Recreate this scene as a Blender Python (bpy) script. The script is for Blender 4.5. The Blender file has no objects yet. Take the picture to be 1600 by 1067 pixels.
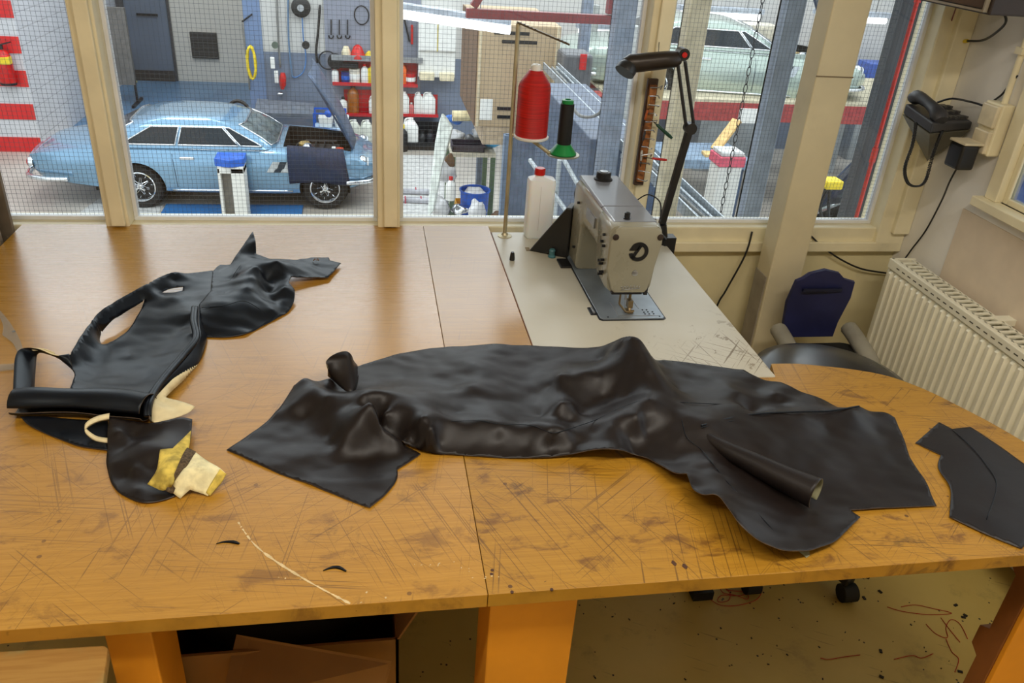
import bpy, bmesh, math, random
import numpy as np
from mathutils import Vector, Matrix, geometry as mgeo, noise as mnoise
random.seed(7)
sc = bpy.context.scene
col = sc.collection
PI = math.pi

# ------------------------------------------------------------------ camera
FPX = 1273.78                       # focal length in pixels of the 1600 x 1067 frame
PITCH, YAW, ROLL = math.radians(28.808), math.radians(11.141), math.radians(-4.2406)
ZC = 1.76
TOP = 0.76                          # height of the work surface
HF = -2.7                           # floor of the workshop hall below
_cp, _sp = math.cos(PITCH), math.sin(PITCH)
_f = Vector((math.sin(YAW)*_cp, math.cos(YAW)*_cp, -_sp))
_r = Vector((math.cos(YAW), -math.sin(YAW), 0))
_d = _f.cross(_r)
CR = math.cos(ROLL)*_r + math.sin(ROLL)*_d
CD = -math.sin(ROLL)*_r + math.cos(ROLL)*_d
CF = _f
cam_d = bpy.data.cameras.new('camera')
cam_d.sensor_width = 36.0
cam_d.lens = FPX/1600*36
cam_d.clip_start = 0.02
cam_d.clip_end = 200
cam = bpy.data.objects.new('camera', cam_d)
col.objects.link(cam)
cam.matrix_world = Matrix(((CR.x, -CD.x, -CF.x, 0), (CR.y, -CD.y, -CF.y, 0), (CR.z, -CD.z, -CF.z, ZC), (0, 0, 0, 1)))
sc.camera = cam

# ------------------------------------------------------------------ light
W = bpy.data.worlds.new('daylight')
sc.world = W
W.use_nodes = True
bg = W.node_tree.nodes['Background']
bg.inputs[0].default_value = (0.86, 0.94, 1.0, 1)
bg.inputs[1].default_value = 1.7
sc.view_settings.view_transform = 'Standard'
sc.view_settings.look = 'None'
sc.view_settings.exposure = 0.0
sc.view_settings.gamma = 1.0
sc.view_settings.use_curve_mapping = False
sc.cycles.max_bounces = 6
sc.cycles.diffuse_bounces = 4
sc.cycles.glossy_bounces = 3
sc.cycles.transparent_max_bounces = 12
sc.cycles.caustics_reflective = False
sc.cycles.caustics_refractive = False

ROOM_W = 25.0
HALL_W = 170.0
def area(name, loc, size, power, color, rot=(0, 0, 0), size_y=None):
    l = bpy.data.lights.new(name, 'AREA')
    l.energy = power
    l.color = color
    l.size = size
    if size_y:
        l.shape = 'RECTANGLE'
        l.size_y = size_y
    o = bpy.data.objects.new(name, l)
    o.location = loc
    o.rotation_euler = rot
    col.objects.link(o)
    return o

# ceiling lights of the workshop hall
for _i, (_x, _y) in enumerate(((-4.0, 9.0), (1.0, 9.0), (6.0, 9.0), (-4.0, 16.0), (4.0, 15.0))):
    area('hall_light', (_x, _y, 4.6), 4.0, HALL_W, (0.95, 0.98, 1.0), size_y=1.2)

# ------------------------------------------------------------------ measuring the place
def ray(x, y):
    return CR*((x-800)/FPX) + CD*((y-533.5)/FPX) + CF
def atz(x, y, z):
    d = ray(x, y)
    return Vector((0, 0, ZC)) + d*((z-ZC)/d.z)
def aty(x, y, Y):
    d = ray(x, y)
    return Vector((0, 0, ZC)) + d*(Y/d.y)
def atx(x, y, X):
    d = ray(x, y)
    return Vector((0, 0, ZC)) + d*(X/d.x)
def T(x, y, h=0.0):                  # a point h above the work surface
    return atz(x, y, TOP+h)

# ------------------------------------------------------------------ mesh helpers
def V(*a):
    return Vector(a)
class MB:
    def __init__(s):
        s.v = []; s.f = []; s.m = []; s.cm = 0
    def add(s, vs, fs):
        b = len(s.v)
        s.v += [tuple(p) for p in vs]
        s.f += [tuple(i+b for i in f) for f in fs]
        s.m += [s.cm]*len(fs)
        return s
    def mat(s, i):
        s.cm = i
        return s
    def box(s, a, b, M=None):
        x0, y0, z0 = a; x1, y1, z1 = b
        vs = [V(x0, y0, z0), V(x1, y0, z0), V(x1, y1, z0), V(x0, y1, z0), V(x0, y0, z1), V(x1, y0, z1), V(x1, y1, z1), V(x0, y1, z1)]
        if M: vs = [M @ p for p in vs]
        return s.add(vs, [(0, 3, 2, 1), (4, 5, 6, 7), (0, 1, 5, 4), (1, 2, 6, 5), (2, 3, 7, 6), (3, 0, 4, 7)])
    def cb(s, c, size, rz=0, M=None):
        h = [q/2 for q in size]
        R = Matrix.Translation(c) @ (M if M else Matrix.Rotation(rz, 4, 'Z'))
        return s.box((-h[0], -h[1], -h[2]), (h[0], h[1], h[2]), R)
    def bar(s, p, q, w, t, up=(0, 0, 1)):
        p, q = Vector(p), Vector(q)
        d = (q-p).normalized(); u = Vector(up)
        if abs(d.dot(u)) > .98: u = V(1, 0, 0)
        a = d.cross(u).normalized(); b = a.cross(d)
        vs = []
        for e in (p, q):
            for i, j in ((-1, -1), (1, -1), (1, 1), (-1, 1)):
                vs.append(e + a*(i*w/2) + b*(j*t/2))
        return s.add(vs, [(0, 1, 2, 3), (7, 6, 5, 4), (0, 4, 5, 1), (1, 5, 6, 2), (2, 6, 7, 3), (3, 7, 4, 0)])
    def loft(s, rings, closed=True, caps=True, cyc=False):
        n = len(rings[0]); vs = [p for r in rings for p in r]; fs = []
        R = len(rings)
        for i in range(R if cyc else R-1):
            a = i*n; b = ((i+1) % R)*n
            for j in range(n if closed else n-1):
                k = (j+1) % n
                fs.append((a+j, a+k, b+k, b+j))
        if caps and closed and not cyc:
            fs.append(tuple(range(n))[::-1]); fs.append(tuple((R-1)*n+j for j in range(n)))
        return s.add(vs, fs)
    def tube(s, pts, r, n=8, caps=True, cyc=False, rz=None):
        pts = [Vector(p) for p in pts]; N = len(pts)
        rs = r if isinstance(r, (list, tuple)) else [r]*N
        rings = []; a = None
        for i, p in enumerate(pts):
            if cyc: d = pts[(i+1) % N]-pts[i-1]
            else: d = pts[min(i+1, N-1)]-pts[max(i-1, 0)]
            d.normalize()
            if a is None:
                u = V(0, 0, 1) if abs(d.z) < .9 else V(1, 0, 0)
                a = d.cross(u).normalized()
            else:
                a = (a - d*a.dot(d)).normalized()
            b = d.cross(a)
            k = 1 if rz is None else rz
            rings.append([p + a*(math.cos(t)*rs[i]) + b*(math.sin(t)*rs[i]*k) for t in [2*PI*j/n for j in range(n)]])
        return s.loft(rings, True, caps, cyc)
    def cyl(s, p, q, r, n=16, r2=None):
        return s.tube([p, q], [r, r if r2 is None else r2], n)
    def lathe(s, c, prof, n=20, axis='Z', M=None):
        c = Vector(c); rings = []
        for r, h in prof:
            ring = []
            for j in range(n):
                t = 2*PI*j/n
                p = V(r*math.cos(t), r*math.sin(t), h)
                if axis == 'Y': p = V(p.x, p.z, p.y)
                if axis == 'X': p = V(p.z, p.x, p.y)
                if M: p = M @ p
                ring.append(c+p)
            rings.append(ring)
        return s.loft(rings)
    def prism(s, poly, z0, z1):
        n = len(poly)
        vs = [V(p[0], p[1], z0) for p in poly]+[V(p[0], p[1], z1) for p in poly]
        fs = [tuple(range(n))[::-1], tuple(range(n, 2*n))]+[(i, (i+1) % n, n+(i+1) % n, n+i) for i in range(n)]
        return s.add(vs, fs)
    def slab(s, poly, off):          # 3-D polygon pushed along the vector off
        n = len(poly); off = Vector(off)
        vs = [Vector(p) for p in poly]+[Vector(p)+off for p in poly]
        fs = [tuple(range(n))[::-1], tuple(range(n, 2*n))]+[(i, (i+1) % n, n+(i+1) % n, n+i) for i in range(n)]
        return s.add(vs, fs)
    def ball(s, c, r, n=12, m=8, sc3=(1, 1, 1)):
        c = Vector(c); rings = []
        for i in range(m+1):
            ph = PI*i/m
            rr = max(math.sin(ph), .02)
            rings.append([c+V(r*rr*math.cos(2*PI*j/n)*sc3[0], r*rr*math.sin(2*PI*j/n)*sc3[1], -r*math.cos(ph)*sc3[2]) for j in range(n)])
        return s.loft(rings)
    def build(s, name, mats, parent=None, bevel=0, smooth=None, org=None, sub=0, solid=0, seg=2, label=None):
        if org is None:
            if parent is not None: org = Vector(parent.get('_org', (0, 0, 0)))
            else:
                xs = [p[0] for p in s.v]; ys = [p[1] for p in s.v]
                org = V((min(xs)+max(xs))/2, (min(ys)+max(ys))/2, min(p[2] for p in s.v))
        org = Vector(org)
        me = bpy.data.meshes.new(name)
        me.from_pydata([tuple(Vector(p)-org) for p in s.v], [], s.f)
        me.update()
        bm = bmesh.new(); bm.from_mesh(me)
        bmesh.ops.recalc_face_normals(bm, faces=bm.faces)
        bm.to_mesh(me); bm.free()
        if not isinstance(mats, (list, tuple)): mats = [mats]
        for m in mats: me.materials.append(m)
        if len(mats) > 1:
            for p, i in zip(me.polygons, s.m): p.material_index = i
        if smooth is not None:
            me.shade_smooth()
            if smooth < 3: me.set_sharp_from_angle(angle=smooth)
        o = bpy.data.objects.new(name, me)
        col.objects.link(o)
        o['_org'] = tuple(org)
        if parent is not None:
            o.parent = parent
            po = Vector(parent.get('_org', (0, 0, 0)))
            o.location = org-po
        else:
            o.location = org
        if solid:
            md = o.modifiers.new('thick', 'SOLIDIFY'); md.thickness = solid; md.offset = -1
            if len(mats) > 1:
                md.material_offset = 1; md.material_offset_rim = min(2, len(mats)-1)
        if sub:
            md = o.modifiers.new('sub', 'SUBSURF'); md.levels = sub; md.render_levels = sub
        if bevel:
            md = o.modifiers.new('bev', 'BEVEL'); md.width = bevel; md.segments = seg; md.limit_method = 'ANGLE'; md.angle_limit = .6
        if label: o['label'] = label
        return o
def tag(o, label=None, cat=None, group=None, kind=None):
    if label: o['label'] = label
    if cat: o['category'] = cat
    if group: o['group'] = group
    if kind: o['kind'] = kind
    return o
def thing(name, loc, label, cat, group=None):
    o = bpy.data.objects.new(name, None)
    o.empty_display_size = .05
    o.location = loc
    o['_org'] = tuple(loc)
    col.objects.link(o)
    return tag(o, label, cat, group)
def struct(o):
    o['kind'] = 'structure'
    return o
def dup(o, parent=None, loc=None, rz=None, label=None, scale=None):
    c = o.copy()
    col.objects.link(c)
    c.parent = parent
    if loc is not None: c.location = loc
    if rz is not None: c.rotation_euler = (0, 0, rz)
    if scale is not None: c.scale = scale
    if label: c['label'] = label
    for ch in o.children: dup(ch, c)
    return c
def smooth_path(pts, k=6, cyc=False):
    pts = [Vector(p) for p in pts]; out = []; n = len(pts)
    for i in range(n if cyc else n-1):
        if cyc: a, b, c, d = pts[i-1], pts[i], pts[(i+1) % n], pts[(i+2) % n]
        else: a, b, c, d = pts[max(i-1, 0)], pts[i], pts[i+1], pts[min(i+2, n-1)]
        for j in range(k):
            t = j/k
            out.append(.5*((2*b)+(c-a)*t+(2*a-5*b+4*c-d)*t*t+(3*b-a-3*c+d)*t*t*t))
    if not cyc: out.append(pts[-1])
    return out

# ------------------------------------------------------------------ materials
def lin(c):
    c = c/255
    return c/12.92 if c <= .04045 else ((c+.055)/1.055)**2.4
def rgb(r, g, b):
    return (lin(r), lin(g), lin(b), 1)
class NT:
    def __init__(s, name):
        s.m = bpy.data.materials.new(name); s.m.use_nodes = True
        s.t = s.m.node_tree; s.b = s.t.nodes['Principled BSDF']; s.out = s.t.nodes['Material Output']
    def n(s, typ, ins=None, **kw):
        nd = s.t.nodes.new('ShaderNode'+typ)
        for k, v in kw.items(): setattr(nd, k, v)
        for k, v in (ins or {}).items():
            if isinstance(v, bpy.types.NodeSocket): s.t.links.new(v, nd.inputs[k])
            else: nd.inputs[k].default_value = v
        return nd
    def math(s, op, a, b=0.0, clamp=False):
        return s.n('Math', {0: a, 1: b}, operation=op, use_clamp=clamp).outputs[0]
    def mix(s, f, a, b, mode='MIX'):
        nd = s.n('Mix', data_type='RGBA', blend_type=mode)
        for k, v in ((0, f), (6, a), (7, b)):
            if isinstance(v, bpy.types.NodeSocket): s.t.links.new(v, nd.inputs[k])
            else: nd.inputs[k].default_value = v
        return nd.outputs[2]
    def ramp(s, f, a, b):            # smooth step between a and b
        return s.n('MapRange', {0: f, 1: a, 2: b}, interpolation_type='SMOOTHSTEP').outputs[0]
    def noise(s, vec, scale, detail=3, rough=.5, dist=0):
        return s.n('TexNoise', {'Vector': vec, 'Scale': scale, 'Detail': detail, 'Roughness': rough, 'Distortion': dist}).outputs[0]
    def map(s, vec, scale=(1, 1, 1), rot=(0, 0, 0), loc=(0, 0, 0)):
        return s.n('Mapping', {'Vector': vec, 'Scale': scale, 'Rotation': rot, 'Location': loc}).outputs[0]
    def rmap(s, vec, scale, ang, loc=(0, 0, 0)):      # turn first, then stretch
        return s.map(s.map(vec, (1, 1, 1), (0, 0, ang)), scale, (0, 0, 0), loc)
    def obj(s):
        return s.n('TexCoord').outputs['Object']
    def pos(s):
        return s.n('NewGeometry').outputs['Position']
    def set(s, **kw):
        for k, v in kw.items():
            k = {'color': 'Base Color', 'rough': 'Roughness', 'metal': 'Metallic', 'normal': 'Normal', 'spec': 'Specular IOR Level', 'coat': 'Coat Weight', 'coat_rough': 'Coat Roughness', 'alpha': 'Alpha', 'trans': 'Transmission Weight', 'ior': 'IOR', 'sheen': 'Sheen Weight', 'emit': 'Emission Color', 'estr': 'Emission Strength', 'sss': 'Subsurface Weight'}[k]
            if isinstance(v, bpy.types.NodeSocket): s.t.links.new(v, s.b.inputs[k])
            else: s.b.inputs[k].default_value = v
        return s
    def bump(s, h, strength=.3, dist=.002):
        return s.n('Bump', {'Height': h, 'Strength': strength, 'Distance': dist}).outputs[0]
_M = {}
def mat(name, c, rough=.5, metal=0, var=.12, scale=12, bump=0, bscale=200, coat=0, spec=.5, dirt=0):
    if name in _M: return _M[name]
    t = NT(name)
    c = rgb(*c)
    p = t.obj()
    nz = t.noise(p, scale, 4)
    dk = tuple(q*(1-var*1.6) for q in c[:3])+(1,)
    lt = tuple(min(1, q*(1+var)) for q in c[:3])+(1,)
    cc = t.mix(t.ramp(nz, .3, .7), dk, lt)
    if dirt:
        d = t.ramp(t.noise(p, scale*.6, 6, .65), .56, .74)
        cc = t.mix(t.math('MULTIPLY', d, dirt), cc, (.09, .06, .03, 1))
    t.set(color=cc, rough=t.n('MapRange', {0: nz, 3: max(.03, rough-.06), 4: min(1, rough+.06)}).outputs[0], metal=metal, coat=coat, spec=spec)
    if bump:
        t.set(normal=t.bump(t.noise(p, bscale, 3), bump, .001))
    _M[name] = t.m
    return t.m
# ------------------------------------------------------------------ shared materials
cream = mat('cream_paint', (236, 226, 192), .45, var=.05, scale=6, dirt=.15)
creamwall = mat('cream_wall_paint', (228, 216, 172), .6, var=.05, scale=4, dirt=.2)
whitewall = mat('white_wall_paint', (234, 230, 222), .7, var=.04, scale=3, dirt=.12)
whiteframe = mat('white_frame', (232, 234, 236), .4, var=.03)
colpaint = mat('column_paint', (212, 200, 166), .55, var=.05, scale=5, dirt=.2)
black = mat('black_plastic', (22, 22, 24), .4, var=.15)
blackmat = mat('black_rubber', (18, 18, 18), .75, var=.2)
darkmetal = mat('dark_metal', (40, 40, 44), .4, .6)
steel = mat('brushed_steel', (170, 172, 175), .32, .9, bump=.05)
chrome = mat('chrome', (225, 228, 232), .08, 1, var=.03)
white = mat('white_plastic', (232, 232, 228), .4, var=.04)
greycable = mat('grey_cable', (120, 120, 118), .6)
redp = mat('red_plastic', (196, 22, 20), .35)
bluep = mat('blue_plastic', (30, 90, 190), .4)
brownp = mat('dark_brown', (46, 32, 24), .55, scale=9)
galv = mat('galvanised', (176, 184, 190), .4, .75, var=.1, scale=5)
yellowp = mat('yellow_plastic', (228, 200, 40), .45)
orangep = mat('orange_plastic', (228, 100, 30), .45)
card = mat('cardboard', (140, 98, 50), .8, var=.08, scale=6)

def floor_mat():
    t = NT('room_linoleum')
    p = t.pos()
    base = t.mix(t.ramp(t.noise(p, 2.2, 5), .3, .7), rgb(190, 164, 88), rgb(208, 184, 108))
    g = t.ramp(t.noise(p, 5, 7, .7), .55, .72)
    base = t.mix(t.math('MULTIPLY', g, .35), base, rgb(92, 80, 56))
    sp = t.n('TexVoronoi', {'Vector': p, 'Scale': 38.0}, feature='F1').outputs[0]
    spn = t.math('MULTIPLY', t.math('LESS_THAN', sp, .12), t.math('GREATER_THAN', t.noise(p, 6, 2), .55))
    base = t.mix(spn, base, rgb(44, 36, 26))
    sc_ = t.ramp(t.noise(t.rmap(p, (3, 60, 1), .5), 2, 2), .68, .72)
    base = t.mix(t.math('MULTIPLY', sc_, .4), base, rgb(70, 60, 42))
    t.set(color=base, rough=.45)
    return t.m
RX0, RX1, RY0, WY, CEIL = -2.3, 1.97, -1.9, 2.607, 2.75
struct(MB().box((RX0-.1, RY0-.1, -.12), (RX1+.1, WY+.1, 0)).build('floor', floor_mat(), org=(0, 0, 0)))
struct(MB().box((RX0-.1, RY0-.1, CEIL), (RX1+.1, WY+.16, CEIL+.1)).build('ceiling', whitewall, org=(0, 0, CEIL)))
struct(MB().box((RX0-.1, RY0-.1, 0), (RX1+.1, RY0, CEIL)).build('wall_back', whitewall, org=(0, RY0, 0)))
struct(MB().box((RX0-.1, RY0, 0), (RX0, WY+.1, CEIL)).build('wall_left', whitewall, org=(RX0, 0, 0)))
# right wall round its own window (y .6 .. 2.19, z 1.0 .. 2.3)
wr = MB()
wy0, wy1, wz0, wz1 = .7, 2.19, 1.0, 2.3
wr.box((RX1, RY0, 0), (RX1+.03, wy0, CEIL)).box((RX1, wy1, 0), (RX1+.03, WY+.1, CEIL)).box((RX1, wy0, 0), (RX1+.03, wy1, wz0)).box((RX1, wy0, wz1), (RX1+.03, wy1, CEIL))
struct(wr.build('wall_right', whitewall, org=(RX1, 0, 0)))
# wall under the big window and over it
ww = MB().box((RX0, WY+.005, 0), (RX1, WY+.1, .69)).box((RX0, WY, 2.4), (RX1, WY+.12, CEIL)).box((RX0, WY+.005, .69), (-1.75, WY+.1, 2.4))
struct(ww.build('wall_front', creamwall, org=(0, WY, 0)))
MB().box((RX1-.006, .2, .04), (RX1-.0, 2.33, .93)).build('dado_panel', mat('panel_paint', (222, 205, 182), .6, var=.03), bpy.data.objects['wall_right'])
# rails and mullions
n = 0
def trim(mb, m=cream, bevel=.004):
    global n
    n += 1
    return struct(mb.build('trim_%d' % n, m, bevel=bevel))
trim(MB().box((-1.75, WY-.012, .69), (RX1-.001, WY+.1, .757)))               # bottom rail
trim(MB().box((1.0, WY-.03, .668), (RX1-.001, WY+.003, .706)))                # ledge under it
trim(MB().box((-1.75, WY-.012, 2.3), (RX1-.001, WY+.11, 2.4)))
def mull(x0, x1):
    trim(MB().box((x0, WY-.03, .757), (x1, WY+.1, 2.31)).box((x0+.02, WY-.046, .765), (x1-.008, WY-.028, 2.31)))
mull(-.815, -.745)
mull(.027, .1)
mull(.872, .945)
trim(MB().box((1.855, WY-.03, .70), (RX1-.001, WY+.1, 2.31)).box((1.905, WY-.05, .745), (RX1-.001, WY-.02, 2.31)))
mull(-1.8, -1.73)
# glass: each pane with its white bead and the wire cast into it
def glass_mat():
    t = NT('window_glass')
    tr = t.n('BsdfTransparent', {'Color': (.97, .985, .98, 1)})
    gl = t.n('BsdfGlossy', {'Roughness': .02})
    fr = t.n('Fresnel', {'IOR': 1.45})
    mx = t.n('MixShader', {0: t.math('MULTIPLY', fr.outputs[0], .8), 1: tr.outputs[0], 2: gl.outputs[0]})
    t.t.links.new(mx.outputs[0], t.out.inputs[0])
    return t.m
glassm = glass_mat()
wire = mat('wire', (96, 104, 112), .5, .3)
GY = WY+.045
def pane(k, x0, x1, z0=.757, z1=2.3, y=GY):
    b = .013
    fr = MB().box((x0, y-.014, z0), (x1, y+.014, z0+b)).box((x0, y-.014, z1-b), (x1, y+.014, z1)).box((x0, y-.014, z0+b), (x0+b, y+.014, z1-b)).box((x1-b, y-.014, z0+b), (x1, y+.014, z1-b))
    w = struct(fr.build('window_%d' % k, whiteframe, bevel=.002))
    MB().box((x0+b-.003, y-.003, z0+b-.003), (x1-b+.003, y+.003, z1-b+.003)).build('glass_pane', glassm, w)
    wm = MB(); r = .00032; p = .0135
    for i in range(1, int((x1-x0-2*b)/p)+1):
        x = x0+b+i*p
        wm.box((x-r, y-r, z0+b), (x+r, y+r, z1-b))
    for i in range(1, int((min(z1, 1.9)-z0-2*b)/p)+1):
        z = z0+b+i*p
        wm.box((x0+b, y-r, z-r), (x1-b, y+r, z+r))
    o = wm.build('wire_mesh', wire, w)
    o['kind'] = 'stuff'
pane(1, -1.73, -.815)
pane(2, -.745, .027)
pane(3, .1, .872)
pane(4, .945, 1.855)
# side window in the right wall
fr = MB()
xa, xb = RX1-.02, RX1+.034
fr.box((xa, wy1-.001, wz0), (xb, wy1+.052, wz1+.06)).box((xa, wy0-.05, wz0), (xb, wy0, wz1+.06)).box((xa, wy0, wz1), (xb, wy1, wz1+.06)).box((xa-.03, wy0-.05, wz0-.03), (xb, wy1+.07, wz0))
fr.box((RX1+.004, wy1-.022, wz0), (RX1+.026, wy1-.002, wz1)).box((RX1+.003, wy0, wz0+.0005), (RX1+.027, wy1-.023, wz0+.02))
w5 = struct(fr.build('window_5', cream, bevel=.003))
MB().box((RX1+.012, wy0, wz0+.02), (RX1+.017, wy1-.022, wz1)).build('glass_pane', glassm, w5)

# ------------------------------------------------------------------ steel columns in the room
def column(x0, x1, y0, y1, m, label):
    c = thing('steel_column', ((x0+x1)/2, (y0+y1)/2, 0), label, 'column')
    MB().box((x0, y0, 0), (x1, y1, CEIL)).build('shaft', m, c, bevel=.004)
    MB().box((x0-.004, y0+.012, 0), (x0+.004, y1+.0, .62)).build('cover_strip', mat('grey_strip', (150, 142, 128), .5), c)
    MB().box((x0-.001, y0-.0012, 1.315), (x1+.001, y0+.002, 1.319)).build('joint_line', mat('joint', (120, 105, 80), .7), c)
    MB().box((x0-.02, y0-.02, 0), (x1+.02, y1+.02, .012)).build('base_plate', m, c)
    return c
column(1.39, 1.515, 2.45, 2.548, colpaint, 'cream painted steel column standing before the window beside the radiator')
lc = thing('steel_column', (-1.13, 2.5, 0), 'grey brown steel column at the left end of the window', 'column')
MB().box((-1.22, 2.44, 0), (-1.07, 2.456, CEIL)).box((-1.22, 2.535, 0), (-1.07, 2.551, CEIL)).box((-1.15, 2.456, 0), (-1.138, 2.535, CEIL)).build('shaft', mat('brown_grey_paint', (120, 108, 92), .5), lc)
MB().box((-1.24, 2.43, 0), (-1.05, 2.56, .012)).build('base_plate', mat('brown_grey_paint', (120, 108, 92), .5), lc)

# ------------------------------------------------------------------ ceiling lamps of the room (above the frame)
lampm = NT('lamp_tube'); lampm.set(color=(1, 1, 1, 1), emit=(1, .92, .8, 1), estr=4.0)
for x, y, lab in ((-.55, .25, 'long white ceiling lamp over the left of the work table'), (.95, .45, 'long white ceiling lamp over the right of the work table')):
    c = thing('ceiling_lamp', (x, y, CEIL-.09), lab, 'lamp')
    MB().box((x-.62, y-.09, CEIL-.06), (x+.62, y+.09, CEIL)).build('housing', white, c, bevel=.005)
    MB().cyl((x-.6, y, CEIL-.08), (x+.6, y, CEIL-.08), .014, 10).build('lamp_tube', lampm.m, c, smooth=1)
    a = area('lamp_light', (0, 0, -.02), 1.2, ROOM_W, (1, .91, .78), size_y=.16)
    a.parent = c

# ------------------------------------------------------------------ radiator
rad = thing('radiator', (1.88, 1.7, .1), 'cream panel radiator on the right wall below the side window', 'radiator')
radm = mat('radiator_enamel', (240, 236, 214), .35, var=.03, scale=5)
ry0, ry1, rz0, rz1 = .9, 2.44, .14, .704
mb = MB(); xs = []
y = ry0+.02
prof = []
pitch = .0335
while y < ry1-.02:
    prof += [(1.842, y), (1.842, y+pitch*.28), (1.83, y+pitch*.46), (1.83, y+pitch*.78), (1.842, y+pitch*.96)]
    y += pitch
rings = [[V(a, b, z) for a, b in prof] for z in (rz0+.03, rz0+.05, rz1-.05, rz1-.035)]
for a in rings[0]: a.x = 1.846
for a in rings[3]: a.x = 1.846
mb.loft(rings, closed=False)
mb.build('ribbed_front', radm, rad, smooth=.6, solid=.002)
MB().box((1.842, ry0, rz0), (1.85, ry1, rz0+.035)).box((1.832, ry0, rz1-.036), (1.85, ry1, rz1)).box((1.836, ry0, rz0), (1.93, ry0+.012, rz1)).box((1.836, ry1-.012, rz0), (1.93, ry1, rz1)).build('frame', radm, rad, bevel=.003)
MB().box((1.918, ry0, rz0+.02), (1.93, ry1, rz1-.01)).build('back_panel', radm, rad, bevel=.003)
g = MB()
y = ry0+.02
while y < ry1-.05:
    g.box((1.852, y, rz1-.006), (1.916, y+.012, rz1-.002)); y += .03
g.box((1.848, ry0+.012, rz1-.012), (1.856, ry1-.012, rz1-.002)).box((1.912, ry0+.012, rz1-.012), (1.92, ry1-.012, rz1-.002))
gg = g.build('top_grille', radm, rad); 
sl = MB()
y = ry0+.03
while y < ry1-.04:
    sl.box((1.8315, y, rz1-.020), (1.834, y+.017, rz1-.016)); y += .0335
o = sl.build('slot_row', mat('slot_dark', (90, 84, 66), .8), rad); o['kind'] = 'stuff'
MB().box((1.90, 1.95, rz1-.02), (1.97, 1.985, rz1+.0)).build('bracket', radm, rad)
MB().cyl((1.9, 2.44, .66), (1.9, 2.50, .66), .014, 12).cyl((1.9, 2.49, .66), (1.96, 2.49, .66), .012, 12).build('valve', radm, rad, smooth=1)
for yf in (1.1, 2.2):
    MB().box((1.86, yf, 0), (1.9, yf+.03, rz0)).build('foot', radm, rad)

# ------------------------------------------------------------------ telephone in the corner
ph = thing('telephone', (1.86, 2.46, 1.06), 'dark grey desk telephone with coiled cord on a wedge bracket in the corner', 'telephone')
phm = mat('phone_grey', (50, 50, 54), .45)
a0, a1, a2 = aty(1412, 172, 2.48), aty(1455, 203, 2.32), aty(1518, 197, 2.40)
a3 = a0+(a2-a1)
a3.y = min(a3.y, 2.575)
apex = aty(1449, 252, 2.52)
MB().add([a0-V(0, 0, .014), a1-V(0, 0, .014), a2-V(0, 0, .014), V(a3.x, 2.57, a3.z-.014), apex, apex+V(.03, .03, 0)], [(0, 1, 4), (1, 2, 5, 4), (2, 3, 5), (3, 0, 4, 5), (0, 3, 2, 1)]).build('wedge_bracket', mat('bracket_grey', (112, 108, 92), .5), ph)
up = V(0, 0, .022)
MB().add([a0-up*.5, a1-up*.5, a2-up*.5, a3-up*.5, a0+up, a1+up, a2+up*.6, a3+up*.6], [(0, 3, 2, 1), (4, 5, 6, 7), (0, 1, 5, 4), (1, 2, 6, 5), (2, 3, 7, 6), (3, 0, 4, 7)]).build('body', phm, ph, bevel=.005)
kx, ky = (a2-a1), (a0-a1)
for i in range(4):
    for j in range(3):
        c = a1+kx*(.50+.14*i)+ky*(.2+.27*j)+up*(1.0-.06*i)
        MB().cb(c, (.014, .02, .008), math.atan2(kx.y, kx.x)).build('key', mat('phone_key', (70, 68, 66), .5), ph)
h0, h1 = a0+ky*.02+kx*.16+V(0, 0, .050), a1+kx*.16-ky*.02+V(0, 0, .040)
hp = [h0+(h1-h0)*t for t in (0, .1, .25, .5, .75, .9, 1)]
for q, dz in zip(hp, (-.012, -.004, .004, .006, .004, -.004, -.012)): q.z += dz
MB().tube(hp, [.022, .029, .022, .019, .022, .029, .022], 12, rz=.8).build('handset', phm, ph, smooth=1)
cp = [aty(x, y, Y) for x, y, Y in ((1431, 192, 2.37), (1426, 225, 2.37), (1414, 262, 2.38), (1418, 285, 2.38), (1432, 291, 2.37), (1446, 282, 2.36), (1458, 240, 2.35), (1472, 205, 2.34))]
sp = smooth_path(cp, 40)
co = MB(); pts = []
for i, p in enumerate(sp):
    for k in range(2):
        t = (i*2+k)*PI/2*.9
        pts.append(p+V(math.cos(t)*.0045, math.sin(t)*.0045, math.cos(t)*.0015))
co.tube(pts, .0019, 5).build('coiled_cord', black, ph, smooth=3)

# ------------------------------------------------------------------ loudspeaker box high in the corner
sp = thing('wall_speaker', (1.77, 2.39, 1.53), 'dark brown wooden speaker box hung high in the right corner', 'speaker')
MB().box((1.715, 2.19, 1.545), (1.84, 2.585, 1.80)).build('cabinet', brownp, sp, bevel=.006)
MB().box((1.706, 2.205, 1.56), (1.716, 2.57, 1.79)).build('grille_cloth', mat('brown_cloth', (84, 62, 44), .9, bump=.5, bscale=900), sp)
MB().box((1.701, 2.198, 1.551), (1.714, 2.577, 1.557)).box((1.701, 2.198, 1.793), (1.714, 2.577, 1.799)).box((1.701, 2.198, 1.557), (1.714, 2.204, 1.793)).box((1.701, 2.571, 1.557), (1.714, 2.577, 1.793)).build('grille_frame', mat('pale_bead', (150, 136, 112), .4), sp)
MB().box((1.83, 2.33, 1.58), (1.972, 2.42, 1.66)).build('bracket', darkmetal, sp)

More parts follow.
